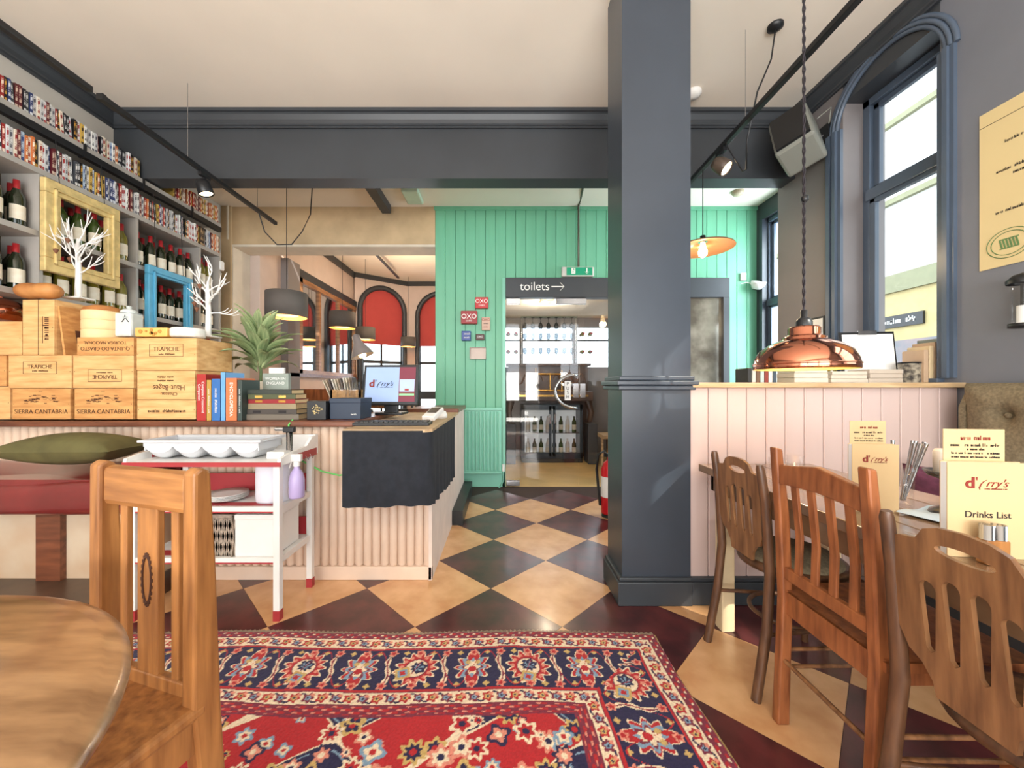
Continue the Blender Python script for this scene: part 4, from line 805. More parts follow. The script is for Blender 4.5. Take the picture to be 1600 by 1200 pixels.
# tufted bench on the right wall
ub = T('tufted_bench', 'olive tweed button-back bench along the right wall', 'bench', (2.43, 1.0, 0))
btn = [(.17+.27*i+(.135 if j % 2 else 0), .62+.2*j) for i in range(8) for j in range(3)]
def tuft(u, v):
    y = u*2.25; z = .45+v*.72; d = 0
    for a, b in btn:
        r2 = (y-a)**2+(z-b)**2; d += .055*math.exp(-r2/.0016)+.025*math.exp(-r2/.010)
    e = min(1, u*14, (1-u)*14, (1-v)*7)
    return (-.165+d*.9+(1-e**.5)*.09, -1.3+y, z)
O('button_back', MB().surf(tuft, 150, 48).box(-.10, -1.29, .45, 0, .93, 1.13), tweed, ub)
O('end_panel', MB().prism([(0, .45), (-.12, .45), (-.12, 1.05), (-.08, 1.14), (0, 1.165)], lambda u, v, a: (u, a, v), .92, .945), tweed, ub)
for a, b in btn:
    if a < 2.2: O('button', MB().lathe([(.0001, .008), (.01, .006), (.014, 0)], seg=10, M=Matrix.Translation((-.112, -1.3+a, b)) @ Matrix.Rotation(-PI/2, 4, 'Y')), tweed, ub)
O('seat', box(-.62, -1.3, .30, -.0, .95, .46), tweed, ub, bev=.03); O('base', box(-.56, -1.28, 0, 0, .93, .30), slate, ub)
solo('cushion', pil(.17, .17, .07), purple, 'purple plush cushion on the tufted bench behind the candle', 'cushion', (2.02, 1.72, .645), .3).rotation_euler = (0, 1.15, .9)
# table-top things, table height .752
TZ = .7525
def menu(lab, lab2, cx, cy, w, h, rz, drinks):
    t = T('menu_booklet', lab, 'menu', (cx, cy, TZ), rz)
    O('cover', MB().box(-w/2, -.006, 0, w/2, -.004, h).box(-w/2, .010, 0, w/2, .012, h), paper, t); O('pages', box(-w/2, -.004, 0, w/2-.003, .010, h-.002), white, t)
    logo(t, .0, -.0068, h*.78, w*.125, (PI/2, 0, 0), printr, printr)
    if drinks: text('Drinks List', w*.13, printb, t, (0, -.0068, h*.45))
    l = T('menu_sheet', lab2, 'sheet', (cx+.0*w, cy+.016, TZ+.002), rz); O('sheet', box(-w*.42, 0, 0, w*.36, .0015, h*1.33), paper, l)
    scrib(w*.36, w*.09, printr, l, (-.02*w, -.0007, h*1.23), sd=4)
    for k, (ln, sz) in enumerate(((.62, .06), (.2, .05), (.6, .045), (.6, .045))): scrib(w*ln, w*sz, printb, l, (-.02*w, -.0007, h*(1.155-.042*k)), sd=k+6)
menu('cream menu booklet standing beside the cutlery glass', 'loose cream sheet tucked behind the plain menu booklet', 1.19, 1.23, .135, .215, -.12, False)
menu('cream Drinks List booklet standing nearest on the dining table', 'loose cream sheet tucked behind the Drinks List booklet', 1.13, .90, .165, .222, -.12, True)
hb = T('menu_block', 'small wooden block with chrome cap before the Drinks List', 'block', (1.105, .865, TZ), -.1); O('block', box(-.024, -.012, 0, .024, .012, .055), honey, hb, bev=.003); O('cap', MB().cyl(.0125, .055, .088, (-.012, 0, 0), 12).cyl(.0125, .055, .088, (.012, 0, 0), 12), steel, hb)
def cutlery(lab, cx, cy, n, sd):
    rr = random.Random(sd); g = T('cutlery_glass', lab, 'glass', (cx, cy, TZ)); O('glass', MB().lathe([(.0001, 0), (.034, 0), (.038, .13), (.036, .13), (.032, .006), (.0001, .006)], seg=20), clear, g)
    for k in range(n):
        a = rr.uniform(0, 6.28); dx, dy = .022*math.cos(a), .022*math.sin(a); lx, ly = .3*dx+.018, .3*dy
        t = T('table_knife', 'steel cutlery standing in the '+lab, 'cutlery', (cx+dx*.5, cy+dy*.5, TZ+.0075), 0, 'cutlery in the '+lab)
        O('handle', MB().tube([(0, 0, .01), (dx*.6+lx, dy*.6+ly, .13), (dx*.9+lx*1.7, dy*.9+ly*1.6, .205)], [.003, .004, .0065], 6), steel, t)
cutlery('cutlery glass between the two menus', 1.345, 1.30, 8, 2); cutlery('cutlery glass behind the Drinks List', 1.31, .96, 6, 5)
cs = T('candle_stand', 'pillar candle on a turned silver stand at the dining table', 'candle', (1.40, 1.20, TZ)); O('stand', MB().lathe([(.0001, 0), (.05, 0), (.045, .012), (.014, .03), (.02, .05), (.01, .06), (.018, .078), (.01, .09), (.015, .105), (.05, .118), (.062, .135), (.058, .135), (.0001, .12)], seg=24), mat('pewter', (120, 118, 116), .25, .9), cs); O('candle', MB().lathe([(.0001, .121), (.037, .121), (.038, .195), (.034, .202), (.01, .198), (.0001, .197)], seg=24), mat('ivory_wax', (246, 238, 224), .5, var=.04), cs); O('wick', MB().cyl(.0015, .197, .207, seg=5), dark, cs)
solo('napkin', MB().surf(lambda u, v: ((u-.5)*.2, (v-.5)*.17, .006+.005*math.sin(u*9)*math.cos(v*7)), 14, 14), mat('pale_blue_napkin', (206, 222, 232), .8), 'pale blue napkin lying by the cutlery glass', 'napkin', (1.36, 1.16, TZ), .3)
for k, (x, y) in enumerate([(1.16, 1.62), (1.28, 1.68)]): tag(O('glass_tumbler', tumb, clear, None, (x, y, TZ)), 'clear tumbler at the far end of the dining table, %s' % ('left' if k == 0 else 'right'), 'glass', 'tumblers on the dining table')
# ledge things
def ledge_row(items):
    for (px0, px1, py, c, lab, nm, cat) in items:
        a, b = P(px0, 0, 2.16).x, P(px1, 0, 2.16).x; h = (599-py)/F*2.16
        t = T(nm, lab, cat, ((a+b)/2, 2.16, 1.176)); w = (b-a)/2; m = mat('ledge_'+str(c), c, .6)
        if nm == 'paper_stack':
            n = 3
            for k in range(n): O('pad', box(-w+R(0, .01), 0, h*k/n, w-R(0, .01), .14, h*(k+1)/n-.001), m, t, bev=.002)
        else: O('cover', MB().box(-w, 0, 0, w, .12, h), m, t, bev=.002); O('pages', box(-w+.002, .002, h-.002, w-.002, .118, h+.001), paper, t)
cl = [(60, 60, 60), (220, 216, 206), (120, 90, 70), (200, 214, 210), (150, 60, 50), (236, 230, 220), (70, 84, 96)]
ledge_row([(1169+6.5*k, 1174.6+6.5*k, 577+R(-1, 3), cl[k], ['black', 'ivory', 'brown', 'pale teal', 'dark red', 'white', 'slate'][k]+' small book leaning on the ledge by the mint wall', 'small_book', 'book') for k in range(7)])
ledge_row([(1240, 1296, 576, (226, 216, 196), 'stack of cream paper pads under the copper pendant', 'paper_stack', 'paper'), (1298, 1357, 581, (218, 206, 188), 'stack of cream papers left of the clipboard', 'paper_stack', 'paper')])
ledge_row([(1444+8.2*k, 1451+8.2*k, 548-6*k, [(200, 170, 140), (214, 190, 150), (190, 160, 130), (120, 130, 124)][k], ['tan', 'straw', 'brown', 'sage, tallest'][k]+' book standing at the window end of the ledge', 'ledge_book', 'book') for k in range(4)])
ledge_row([(1358, 1412, 578, (206, 192, 176), 'low paper stack below the clipboard', 'paper_stack', 'paper')])
gl_b = T('green_bottle', 'small green bottle between the paper stacks on the ledge', 'bottle', (P(1297, 0, 2.26).x, 2.26, 1.176)); O('body', bot, gl_y, gl_b, scale=(.8, .8, .6)); O('capsule', cap, capr, gl_b, scale=(.8, .8, .6))
cb = T('clipboard', 'clipboard with white paper propped in the window', 'clipboard', (P(1367, 0, 2.3).x, 2.33, 1.2215), -.15); O('board', box(-.15, 0, 0, .15, .006, .27), dark, cb, (0, 0, 0), (-.12, 0, 0)); O('paper', box(-.135, -.003, .004, .14, 0, .255), white, cb, (0, 0, 0), (-.12, 0, 0)); O('clip', box(-.05, -.012, .25, .05, .0, .275), steel, cb, (0, 0, 0), (-.12, 0, 0))
tn = T('tin_mug', 'dark patterned tin beside the books in the window', 'tin', (P(1427, 0, 2.2).x, 2.22, 1.176)); O('tin', MB().cyl(.05, 0, .11, seg=20), mat('patterned_tin', (70, 66, 64), .4, col2=(190, 180, 160), scale=40), tn); O('lid', MB().cyl(.052, .11, .118, seg=20), dark, tn)
pf_ = T('framed_print', 'small black framed print on the wall beside the window', 'picture', (2.437, 2.98, 1.45)); O('frame', box(-.012, -.09, 0, 0, .09, .24), dark, pf_); O('print', box(-.014, -.075, .015, -.011, .075, .225), white, pf_)
# poster
ps_ = T('wall_poster', 'large cream poster with diagram and green emblem on the right wall', 'poster', (2.438, 1.69, 1.74)); O('sheet', box(-.003, -.27, 0, 0, .27, .79), mat('poster_paper', (226, 204, 152), .7, var=.06, scale=2), ps_)
RW = (PI/2, 0, -PI/2)
pm = MB()
for z, y1 in ((.075, .05), (.235, .01), (.28, .05), (.335, -.01), (.48, .02), (.72, .268)): pm.box(-.0045, -.268, z, -.003, y1, z+.002)
O('diagram_lines', pm, printb, ps_)
for k, (ln, y, z) in enumerate(((.14, .10, .60), (.18, .12, .465), (.08, .10, .455-.02), (.09, .05, .325), (.17, .12, .265), (.06, .05, .225), (.1, -.05, .19))): scrib(ln, .02, printb, ps_, (-.004, y, z), RW, sd=k)
em = MB(); 
for r in (.085, .068): em.tube([(-.004, .155+r*math.cos(a), .105+r*.82*math.sin(a)) for a in [2*PI*k/32 for k in range(33)]], .0018, 4)
em.box(-.0045, .12, .08, -.003, .19, .085).box(-.0045, .12, .125, -.003, .19, .13)
for k in range(6): em.bar((-.004, .12+.012*k, .082), (-.004, .13+.012*k, .128), .002, .006)
O('emblem', em, mat('emblem_green', (96, 130, 80), .7), ps_)
wl = T('wall_lantern', 'blue-black metal lantern on the right wall above the bench', 'lantern', (2.36, 1.74, 1.42)); O('cap', MB().lathe([(.05, .2), (.052, .215), (.03, .24), (.0001, .25)], seg=16), dark, wl); O('base', MB().lathe([(.0001, 0), (.045, 0), (.045, .02), (.0001, .02)], seg=16), dark, wl); O('glass', MB().lathe([(.036, .02), (.036, .2)], seg=16), clear, wl); O('bracket', box(.0, -.01, .05, .08, .01, .2), dark, wl); O('candle', MB().cyl(.02, .02, .1, seg=12), white, wl)
# ================================================================== WALL THINGS
YW = 4.449
def tin(lab, px0, px1, py0, py1, c, words, dep=.06):
    a, b = P(px0, py1, YW), P(px1, py0, YW); w = (b.x-a.x)/2; h = b.z-a.z
    t = T('wall_tin', lab, 'tin', ((a.x+b.x)/2, YW-dep, a.z)); O('box', box(-w, 0, 0, w, dep, h), mat('tin_'+str(c), c, .4, var=.15), t, bev=.006)
    for s, sz, z, m in words: scrib(w*1.4, sz, m, t, (0, -.0012, z*h)) if s == '~' else text(s, sz, m, t, (0, -.0012, z*h))
    return t
tin('bright red OXO tin, topmost on the mint wall', 743, 763, 466, 483, (196, 40, 42), [('OXO', .062, .62, printw), ('CUBES', .024, .25, printw)])
tin('dark red OXO tin left on the mint wall', 721, 746, 487, 507, (158, 24, 34), [('OXO', .075, .55, printw), ('CUBES', .024, .22, printw)])
tin('cream and red OXO tin right on the mint wall', 753, 766, 497, 517, (206, 170, 150), [('OXO', .04, .8, printr), ('~', .02, .5, printb), ('~', .02, .25, printr)])
tin('small blue tin on the mint wall', 722, 736, 518, 533, (50, 74, 150), [('~', .034, .68, printw), ('~', .03, .3, printw)])
tin('small brown tin beside the blue tin', 744, 757, 523, 532, (84, 48, 44), [('OXO', .03, .5, printw)])
t = T('open_tin', 'open grey metal tin lid below the OXO tins', 'tin', P(746.5, 561, YW-.05)); O('back', box(-.09, .04, 0, .09, .048, .135), mat('dull_tin', (150, 136, 126), .4, .6), t); O('rim', MB().box(-.093, 0, 0, -.088, .05, .135).box(.088, 0, 0, .093, .05, .135).box(-.093, 0, 0, .093, .05, .005).box(-.093, 0, .13, .093, .05, .135), MC['dull_tin'], t)
rd = T('radiator', 'mint painted panel radiator on the mint wall beside the glass door', 'radiator', (-.29, 4.43, 0))
O('panel', box(-.28, -.05, .17, .28, -.03, .91), green_l, rd)
fm = MB()
for k in range(13): fm.prism([(-.017, 0), (-.009, -.018), (.009, -.018), (.017, 0)], lambda u, v, a: (-.255+.0425*k+u, -.05+v, a), .2, .87)
O('flutes', fm, green_l, rd); O('top_grille', box(-.285, -.075, .885, .285, -.002, .915), green_l, rd, bev=.004); O('bottom_rail', box(-.285, -.07, .165, .285, -.002, .19), green_l, rd, bev=.004); O('valve', MB().cyl(.016, .19, .27, (.30, -.04, 0), 10), whitep, rd); O('pipe', MB().tube([(.30, -.04, .2), (.30, -.04, .08), (.27, -.04, .02), (.25, -.04, 0)], .008, 6), green_l, rd)
ex = T('exit_sign', 'green emergency exit sign with running figure above the glass door', 'sign', P(903, 432, 4.40)); O('housing', box(-.185, 0, 0, .185, .05, .115), mat('sign_grey', (206, 206, 200), .4), ex, bev=.012); O('face', box(-.13, -.003, .015, .165, .001, .105), emis('exit_green', (0, 128, 92), .35), ex)
O('running_figure', MB().box(-.075, -.005, .03, -.03, -.003, .095), printw, ex); O('figure', MB().cyl(.006, 0, .002, M=Matrix.Translation((-.047, -.005, .085)) @ Matrix.Rotation(PI/2, 4, 'X'), seg=8).bar((-.05, -.006, .08), (-.056, -.006, .058), .002, .008, (0, 1, 0)).bar((-.056, -.006, .06), (-.044, -.006, .045), .002, .005, (0, 1, 0)).bar((-.056, -.006, .06), (-.07, -.006, .042), .002, .005, (0, 1, 0)).bar((-.05, -.006, .078), (-.038, -.006, .068), .002, .004, (0, 1, 0)), MC['exit_green'], ex)
O('arrow', MB().box(.096, -.005, .045, .108, -.003, .095).bar((.102, -.004, .028), (.08, -.004, .055), .002, .011, (0, 1, 0)).bar((.102, -.004, .028), (.124, -.004, .055), .002, .011, (0, 1, 0)), printw, ex)
o = O('conduit_pipe', MB().tube([P(904, 418, 4.43), P(904, 322, 4.42), P(907, 312, 4.3), (P(913, 0, 3.85).x, 3.85, 3.22)], .012, 8).cyl(.05, 3.2, 3.24, (P(914, 0, 3.84).x, 3.84, 0), 14), mat('conduit_metal', (104, 100, 88), .4, .5), None); tag(o, 'bent metal conduit from the ceiling to the exit sign', 'conduit')
cv = T('dome_camera', 'white dome security camera beside the back window', 'camera', (2.9, 4.36, 2.32)); O('dome', MB().lathe([(.0001, -.06), (.05, -.05), (.075, 0), (.075, .03), (.0001, .03)], seg=18, M=Matrix.Rotation(.5, 4, 'X')), whitep, cv); O('lens', MB().lathe([(.03, -.062), (.0001, -.068)], seg=12, M=Matrix.Rotation(.5, 4, 'X')), dark, cv); O('cable', MB().tube([(-.05, 0, 0), (-.1, .04, .03), (-.15, .06, .02)], .005, 5), whitep, cv)
solo('alarm_sensor', box(-.03, -.03, 0, .03, .0, .09), whitep, 'small white alarm sensor on the mint wall near the dome camera', 'sensor', (2.78, 4.449, 2.38), bev=.008)
for lab, x, y, z in (('round smoke detector on the main ceiling beside the pillar', P(1083, 0, 2.97).x, 2.97, 3.43), ('round smoke detector on the back ceiling above the mint wall', P(1153, 0, 4.1).x, 4.1, 3.24)):
    o = O('smoke_detector', MB().lathe([(.06, 0), (.06, -.02), (.04, -.04), (.0001, -.045)], seg=18), whitep if z > 3.3 else mat('beige_plastic', (190, 176, 150), .5), None, (x, y, z)); tag(o, lab, 'detector')
solo('ceiling_joist', box(-.05, -.9, -.09, .05, .3, 0), slate, 'short dark steel joist across the back ceiling', 'joist', (P(590, 0, 4.1).x, 4.12, 3.24))
solo('emergency_light', box(-.09, -.15, -.05, .09, .15, 0), mat('pale_green_plastic', (200, 226, 206), .4), 'pale emergency light on the back ceiling', 'light', (P(643, 0, 4.1).x, 4.15, 3.24), bev=.015)
# fire extinguisher behind the pillar
fe = T('fire_extinguisher', 'red fire extinguisher with black hose half hidden behind the pillar', 'extinguisher', (.955, 3.42, .0)); O('cylinder', MB().lathe([(.0001, .03), (.072, .03), (.075, .05), (.075, .42), (.05, .48), (.02, .5), (.02, .53)], seg=20), mat('extinguisher_red', (206, 30, 40), .25), fe); O('base', MB().cyl(.07, 0, .04, seg=20), dark, fe); O('hose', MB().tube([(0, 0, .52), (-.05, 0, .58), (-.10, 0, .55), (-.115, 0, .42), (-.1, 0, .25), (-.085, 0, .1)], .012, 8), dark, fe); O('handle', box(-.05, -.012, .53, .05, .012, .56), dark, fe); O('white_label', MB().lathe([(.0756, .18), (.0756, .36)], seg=10, a0=PI*.95, a1=PI*1.45), white, fe)
# speaker
spk = T('wall_speaker', 'grey box loudspeaker tilted on a bracket beside the sash window', 'speaker', (2.24, 2.93, 3.03)); spm = mat('speaker_grey', (138, 140, 132), .5, var=.05)
SM = Matrix.Rotation(.55, 4, 'Z') @ Matrix.Rotation(.42, 4, 'Y') @ Matrix.Rotation(-.3, 4, 'X')
O('cabinet', MB().box(-.13, -.13, -.2, .13, .12, .2, SM), spm, spk, bev=.02); O('grille', MB().box(-.15, -.11, -.18, -.13, .1, .18, SM), dark, spk); O('bracket', MB().tube([(.1, 0, .0), (.2, -.05, .02)], .014, 6).box(.17, -.09, -.04, .2, -.01, .08), dark, spk); O('cable', MB().tube([(.08, -.1, .1), (.13, -.16, .14), (.17, -.1, .08), (.19, -.05, .05)], .005, 5), spm, spk)
# ================================================================== TRACKS, SPOTS, PENDANTS
def track(lab, X, Z, y0, y1, wires):
    t = T('light_track', lab, 'light track', (X, (y0+y1)/2, Z)); h = (y1-y0)/2
    O('rail', box(-.017, -h, -.016, .017, h, .016), dark, t, bev=.003); O('end_cap', box(-.019, -h-.012, -.018, .019, -h+.012, .018), dark, t)
    for y in wires: O('wire', MB().tube([(0, y-(y0+y1)/2, .016), (0, y-(y0+y1)/2, (3.43 if y < 3.2 else 3.24)-Z)], .0018, 5), steel, t)
TX, TZ2, RX = -2.36, 2.855, 1.55
track('black light track nearest the camera above the shelving', TX, TZ2, .9, 2.2, [1.4]); track('black light track running below the beam beside the shelving', TX, TZ2, 2.26, 4.0, [2.88, 3.7]); track('black light track running towards the pillar on the right', RX, 2.845, .8, 3.5, [2.45, 1.2])
def spot(lab, loc, aim, m, hot):
    t = T('track_spotlight', lab, 'spotlight', loc); O('adapter', box(-.014, -.05, -.03, .014, .05, 0), dark, t); O('yoke', MB().tube([(0, 0, -.03), (.03, 0, -.06), (.035, 0, -.1)], .005, 5).tube([(0, 0, -.03), (-.03, 0, -.06), (-.035, 0, -.1)], .005, 5), dark, t)
    q = Vector(aim).to_track_quat('Z', 'Y').to_matrix().to_4x4(); M = Matrix.Translation((0, 0, -.11)) @ q
    O('head', MB().lathe([(.0001, -.06), (.04, -.055), (.052, -.02), (.055, .05), (.05, .055), (.045, .045)], seg=20, M=M), m, t); O('lens', MB().lathe([(.0001, .044), (.046, .044)], seg=18, M=M), hot, t)
warm2 = emis('warm_lens', (255, 226, 180), 5)
spot('black track spotlight aimed down before the beam on the left', (TX, 3.04, TZ2-.016), (.25, .1, -.9), dark, warm2); spot('bronze track spotlight by the pillar aimed at the room', (RX, 2.72, 2.829), (.5, -.5, -.7), mat('bronze_spot', (100, 86, 76), .4, .4), warm2)
o = O('loop_cable', MB().tube([(TX, 3.72, 2.84), (TX+.02, 3.78, 2.68), (TX+.1, 3.85, 2.58), (TX+.22, 3.9, 2.6), (TX+.3, 3.95, 2.75), (TX+.36, 4.0, 2.95), (TX+.38, 4.0, 3.24)], .006, 6), dark, None); tag(o, 'slack black cable from the left track end up to the ceiling', 'cable')
o = O('loop_cable', MB().tube([(1.72, 2.42, 3.40), (1.68, 2.4, 3.2), (1.58, 2.38, 2.98), (1.56, 2.45, 2.72), (1.62, 2.55, 2.6), (1.64, 2.62, 2.62), (1.58, 2.64, 2.75), (1.55, 2.66, 2.83)], .005, 6), dark, None); tag(o, 'slack black cable looping from ceiling rose to the right track', 'cable')
o = O('ceiling_rose', MB().lathe([(.045, 0), (.045, -.015), (.015, -.03), (.0001, -.03)], seg=16), dark, None, (1.72, 2.42, 3.43)); tag(o, 'dark round ceiling rose above the right track', 'ceiling rose')
def pt_light(loc, e, col=(1, .78, .5), r=.05):
    l = bpy.data.lights.new('bulb_or_fill_light', 'POINT'); l.energy = e; l.color = col; l.shadow_soft_size = r; o = bpy.data.objects.new('bulb_or_fill_light', l); COL.objects.link(o); o.location = loc
# copper pendant
cp = T('copper_pendant', 'polished copper dome pendant lamp over the dining table', 'pendant lamp', (1.272, 1.62, 1.225))
O('shade', MB().lathe([(.180, 0), (.182, .004), (.181, .02), (.176, .045), (.160, .078), (.125, .105), (.088, .122), (.078, .126), (.078, .134), (.064, .14), (.058, .145), (.058, .172), (.05, .18), (.02, .184)], seg=48), copper, cp); O('shade_lining', MB().lathe([(.178, .001), (.174, .045), (.156, .076), (.085, .118), (.0001, .13)], seg=40), mat('gold_lining', (250, 214, 130), .4, var=.05), cp)
O('rim_bead', MB().lathe([(.181, .018), (.185, .022), (.181, .026)], seg=48), copper, cp); O('cap', MB().lathe([(.03, .18), (.03, .2), (.022, .215), (.012, .22), (.012, .25), (.0001, .25)], seg=16), dark, cp)
O('bulb', MB().lathe([(.0001, .02), (.03, .04), (.03, .07), (.0001, .1)], seg=12), warm, cp)
tw_ = MB()
for ph in (0, PI): tw_.tube([(.0035*math.cos(k*.9+ph), .0035*math.sin(k*.9+ph), .25+k*.0122) for k in range(160)], .0035, 5)
O('twisted_cord', tw_, mat('braided_cord', (40, 34, 40), .8), cp); O('cord_knot', MB().lathe([(.0001, -.02), (.014, -.008), (.014, .008), (.0001, .02)], c=(.004, 0, .72), seg=10), dark, cp)
dp = T('disc_pendant', 'flat copper disc pendant lamp with bare bulb hung from the right track', 'pendant lamp', (RX, 2.97, 2.22)); O('disc', MB().lathe([(.222, 0), (.215, .012), (.12, .035), (.04, .055), (.035, .05), (.12, .03), (.21, .006), (.222, 0)], seg=40), mat('bronze_disc', (176, 128, 92), .3, .6), dp); O('bulb', MB().lathe([(.0001, -.07), (.03, -.05), (.034, -.02), (.02, .02), (.015, .05)], seg=14), emis('disc_bulb', (255, 222, 160), 6), dp); O('cord', MB().tube([(0, 0, .05), (0, 0, .61)], .004, 6).cyl(.02, .05, .1, seg=10), dark, dp)
pt_light((1.272, 1.62, 1.25), 1.6); pt_light((RX, 2.97, 2.12), 8)
drumm = mat('grey_felt_shade', (96, 90, 86), .8, var=.1); 
def drum(lab, px, py0, py1, Y, zc):
    a = P(px, py1, Y); h = (py1-py0)/F*Y; r = h*.78
    t = T('drum_pendant', lab, 'pendant lamp', a); O('shade', MB().lathe([(r*.97, 0), (r, 0), (r, h), (r*.97, h), (r*.97, 0)], seg=36), drumm, t); O('lining', MB().lathe([(r*.965, .002), (r*.965, h-.01), (.0001, h-.01)], seg=36), mat('amber_lining', (250, 204, 130), .5, var=.05), t); O('diffuser', MB().lathe([(.0001, .015), (r*.55, .015), (r*.55, .03)], seg=24), emis('diffuser_glow', (255, 196, 120), 2.0), t)
    O('cord', MB().tube([(0, 0, h-.01), (0, 0, zc-a.z)], .004, 5), dark, t); pt_light((a.x, a.y, a.z+h*.55), 1.5, (1, .75, .45), .03)
drum('largest grey drum pendant hanging above the counter plant', 448, 458, 496, 3.75, 3.24); drum('grey drum pendant second nearest in the far dining room', 535, 488, 513, 5.6, 3.45); drum('grey drum pendant third along in the far dining room', 571, 512, 531, 6.9, 3.45); drum('smallest grey drum pendant farthest in the far dining room', 638, 527, 542, 8.0, 3.45)
track('silver light track in the far dining room', -1.95, 3.2, 5.0, 7.2, [])
# far room furniture
def far_chair(lab, loc, rz, m):
    t = T('dining_chair', lab, 'chair', loc, rz)
    for s in (-1, 1):
        O('back_post', box(s*.2-.02, -.02, 0, s*.2+.02, .02, .98), m, t); O('leg', box(s*.2-.02, .38, 0, s*.2+.02, .42, .45), m, t)
    O('top_rail', box(-.18, -.012, .82, .18, .012, .95), m, t); O('back_rail', box(-.18, -.012, .6, .18, .012, .66), m, t); O('seat', box(-.22, -.02, .45, .22, .42, .49), mat('maroon_seat', (120, 50, 60), .6), t)
far_chair('brown wooden chair behind the counter plant', (-1.98, 3.9, .18), PI, teak); far_chair('grey-brown chair behind the glass tumblers', (-1.35, 4.2, .1), 2.8, oak)
for k in range(3): far_chair('dark dining chair by the far windows, %s' % ['left', 'middle', 'right'][k], (-1.75+.5*k, 6.6+.15*k, .12), .2*k, slate)
struct('floor.002', box(-2.9, 3.5, 0, -.9, 4.43, .1), ochre); struct('floor.003', box(-2.9, 4.8, 0, -.65, 8.3, .12), ochre)
# ================================================================== BAR BEHIND THE GLASS DOOR
pn = T('piano_back_bar', 'carved dark upright piano used as back bar behind the glass door', 'piano', (.76, 6.28, 0)); pw = wood('piano_wood', (92, 66, 50), (50, 34, 26), 5)
O('upper_panel', box(-.66, .1, 1.08, .66, .3, 1.5), pw, pn); O('top_lid', box(-.70, .02, 1.5, .70, .34, 1.54), pw, pn, bev=.006); O('key_shelf', box(-.68, -.2, .93, .68, .3, 1.08), pw, pn, bev=.01); O('key_slip', box(-.60, -.21, 1.0, .60, -.2, 1.03), brass, pn)
O('lower_panel', box(-.64, .1, 0, .64, .3, .93), pw, pn)
for s in (-1, 1): O('leg', MB().tube([(s*.62, -.1, .93), (s*.66, -.14, .75), (s*.62, -.08, .5), (s*.64, -.1, .0)], [.06, .045, .035, .04], 8), pw, pn); O('carved_scroll', MB().tube([(s*.35-.27+.03*k, .095, 1.29+.09*math.sin(k*.9)) for k in range(19)], .012, 5), oak_d, pn)
bf = T('brass_rack', 'brass frame standing on the piano key shelf', 'rack', (.74, 6.2, 1.081))
O('posts', MB().tube([(-.2, 0, 0), (-.2, 0, .38)], .015, 6).tube([(.03, 0, 0), (.03, 0, .30)], .012, 6).tube([(.22, 0, 0), (.22, 0, .34)], .015, 6), brass, bf); O('bars', MB().tube([(-.25, 0, .28), (.27, 0, .28)], .015, 6).tube([(-.28, 0, .016), (.3, 0, .016)], .014, 6), brass, bf)
fg = T('bar_fridge', 'black double glass-door bottle fridge in front of the piano', 'fridge', (.76, 5.85, 0)); fk = mat('fridge_black', (44, 56, 68), .35)
O('carcass', MB().box(-.47, .02, .06, .47, .03+.4, .1).box(-.47, .02, .82, .47, .43, .88).box(-.47, .02, .06, -.43, .43, .88).box(.43, .02, .06, .47, .43, .88).box(-.47, .40, .06, .47, .43, .88), fk, fg)
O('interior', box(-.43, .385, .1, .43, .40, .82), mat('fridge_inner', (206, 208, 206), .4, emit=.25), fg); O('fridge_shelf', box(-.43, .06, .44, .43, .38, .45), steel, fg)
for s in (-1, 1):
    d = O('door', MB().box(s*.235-.225, 0, .1, s*.235-.185, .02, .86).box(s*.235+.185, 0, .1, s*.235+.225, .02, .86).box(s*.235-.225, 0, .1, s*.235+.225, .02, .15).box(s*.235-.225, 0, .8, s*.235+.225, .02, .86), fk, fg); O('pane', box(s*.235-.185, .008, .15, s*.235+.185, .012, .8), clear, d); O('handle', box(s*.04-.015, -.02, .6, s*.04+.015, 0, .74), steel, d)
O('grille', MB().box(-.46, .0, .0, .46, .42, .06), dark, fg)
for r, z in ((0, .1), (1, .451)):
    for k in range(8): 
        if abs(-.36+.103*k) < .04: continue
        t = T('fridge_bottle', 'small bottle on the %s shelf of the bar fridge' % ('bottom' if r == 0 else 'upper'), 'bottle', (.76-.36+.103*k, 5.85+.16, z), 0, 'bottles in the bar fridge, %s shelf' % ('bottom' if r == 0 else 'upper')); O('body', bot, gl_g if k % 3 else whitep, t, scale=(.9, .9, .85)); O('paper_label', lbl, lblm, t, rot=(0, 0, -PI/2), scale=(.9, .9, .85))
wg = MB().lathe([(.0001, 0), (.032, 0), (.004, .006), (.004, .08), (.03, .11), (.038, .15), (.03, .2), (.029, .2)], seg=14).mesh('wine_glass')
gr_ = T('glass_rack', 'steel rack of wine glasses before the bar window', 'rack', (.80, 6.63, 0))
for z in (1.62, 1.87, 2.35): O('rack_shelf', box(-.48, -.08, z, .48, .08, z+.008), glass('shelf_glass', (.9, 1, .97), .2), gr_)
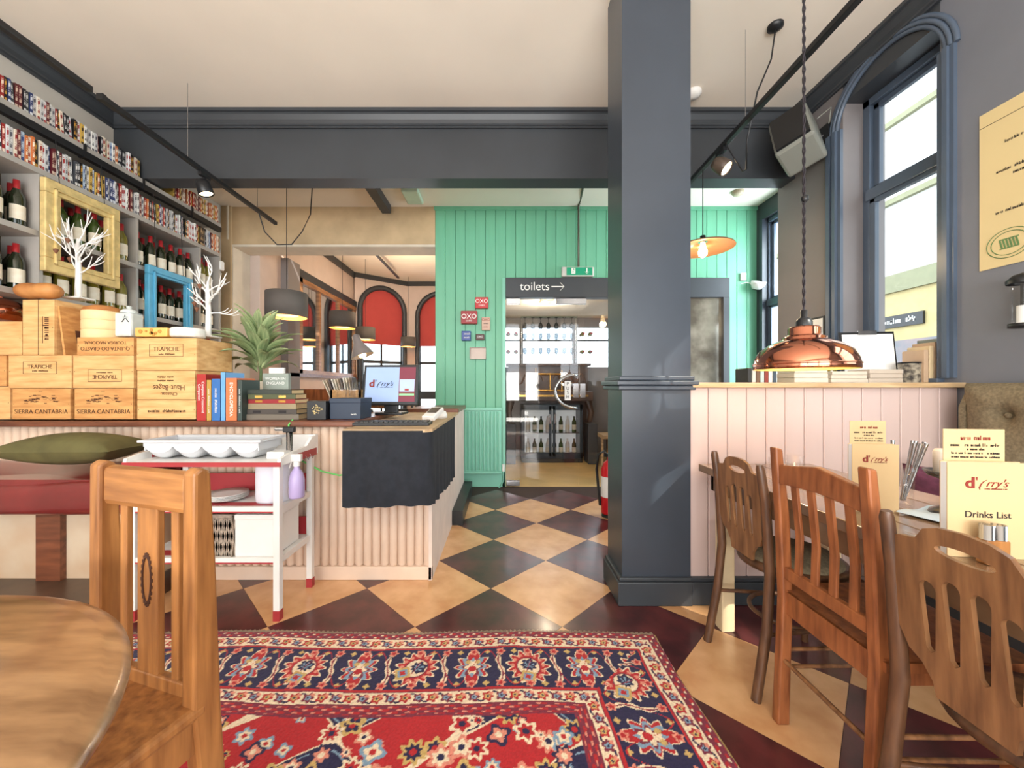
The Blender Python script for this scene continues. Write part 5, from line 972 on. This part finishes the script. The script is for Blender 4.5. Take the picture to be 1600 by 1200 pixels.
O('rack_posts', MB().tube([(-.47, 0, 1.55), (-.47, 0, 2.35)], .008, 6).tube([(.47, 0, 1.55), (.47, 0, 2.35)], .008, 6), steel, gr_)
for z, n in ((1.629, 7), (1.879, 7), (2.34, 7)):
    for k in range(n):
        tag(O('wine_glass', wg, glass('wine_glass_clear', (.38, .42, .45), .4), None, (.39+.135*k, 6.63, z if z < 2.3 else 2.349), (0 if z < 2.3 else PI, 0, 0)), 'clear stemmed wine glass in the %s row of the bar rack' % {1.629: 'bottom', 1.879: 'middle', 2.34: 'hanging top'}[z], 'glass', 'wine glasses in the bar rack, row %.1f' % z)
for k, (x, z) in enumerate([(.1, 2.05), (.1, 1.75), (1.36, 2.05), (1.36, 1.75)]):
    for q in range(2): t = T('rack_bottle', 'wine bottle lying in the window rack at %s' % ['upper left', 'lower left', 'upper right', 'lower right'][k], 'bottle', (x+.13*q, 6.69, z), 0, 'bottles lying in the bar window, %d' % k); O('body', bot, gl_y, t, rot=(PI/2, 0, 0)); O('capsule', cap, capr, t, rot=(PI/2, 0, 0)); O('paper_label', lbl, lblm, t, rot=(PI/2, 0, 0))
for x in (.13, 1.35): solo('side_cabinet', box(-.07, -.15, 0, .07, .15, .6), slate, 'low slate cabinet %s of the bar fridge' % ('left' if x < 1 else 'right'), 'cabinet', (x, 5.87, 0), bev=.006)
o = O('downlight', MB().box(-.09, -.09, -.012, .09, .09, 0), brass, None, (.62, 5.4, 2.36)); tag(o, 'square brass downlight on the bar room ceiling', 'downlight'); O('lamp', MB().lathe([(.05, -.013), (.0001, -.014)], seg=14), warm, o)
pt_light((.62, 5.4, 2.25), 14, (1, .85, .62)); pt_light((-1.6, 6.4, 2.6), 22); pt_light((-2.0, 3.75, 1.7), 2)  # second point is fill added for the far room, no fixture there
sb_ = T('side_bench', 'small wooden bench by the window of the bar room', 'bench', (1.72, 5.6, 0)); O('seat', box(-.3, -.2, .42, .3, .2, .47), ply, sb_)
for k in range(7): O('slat', box(-.28+.08*k, -.02, 0, -.25+.08*k, .02, .42), brass if k % 2 else ply, sb_)
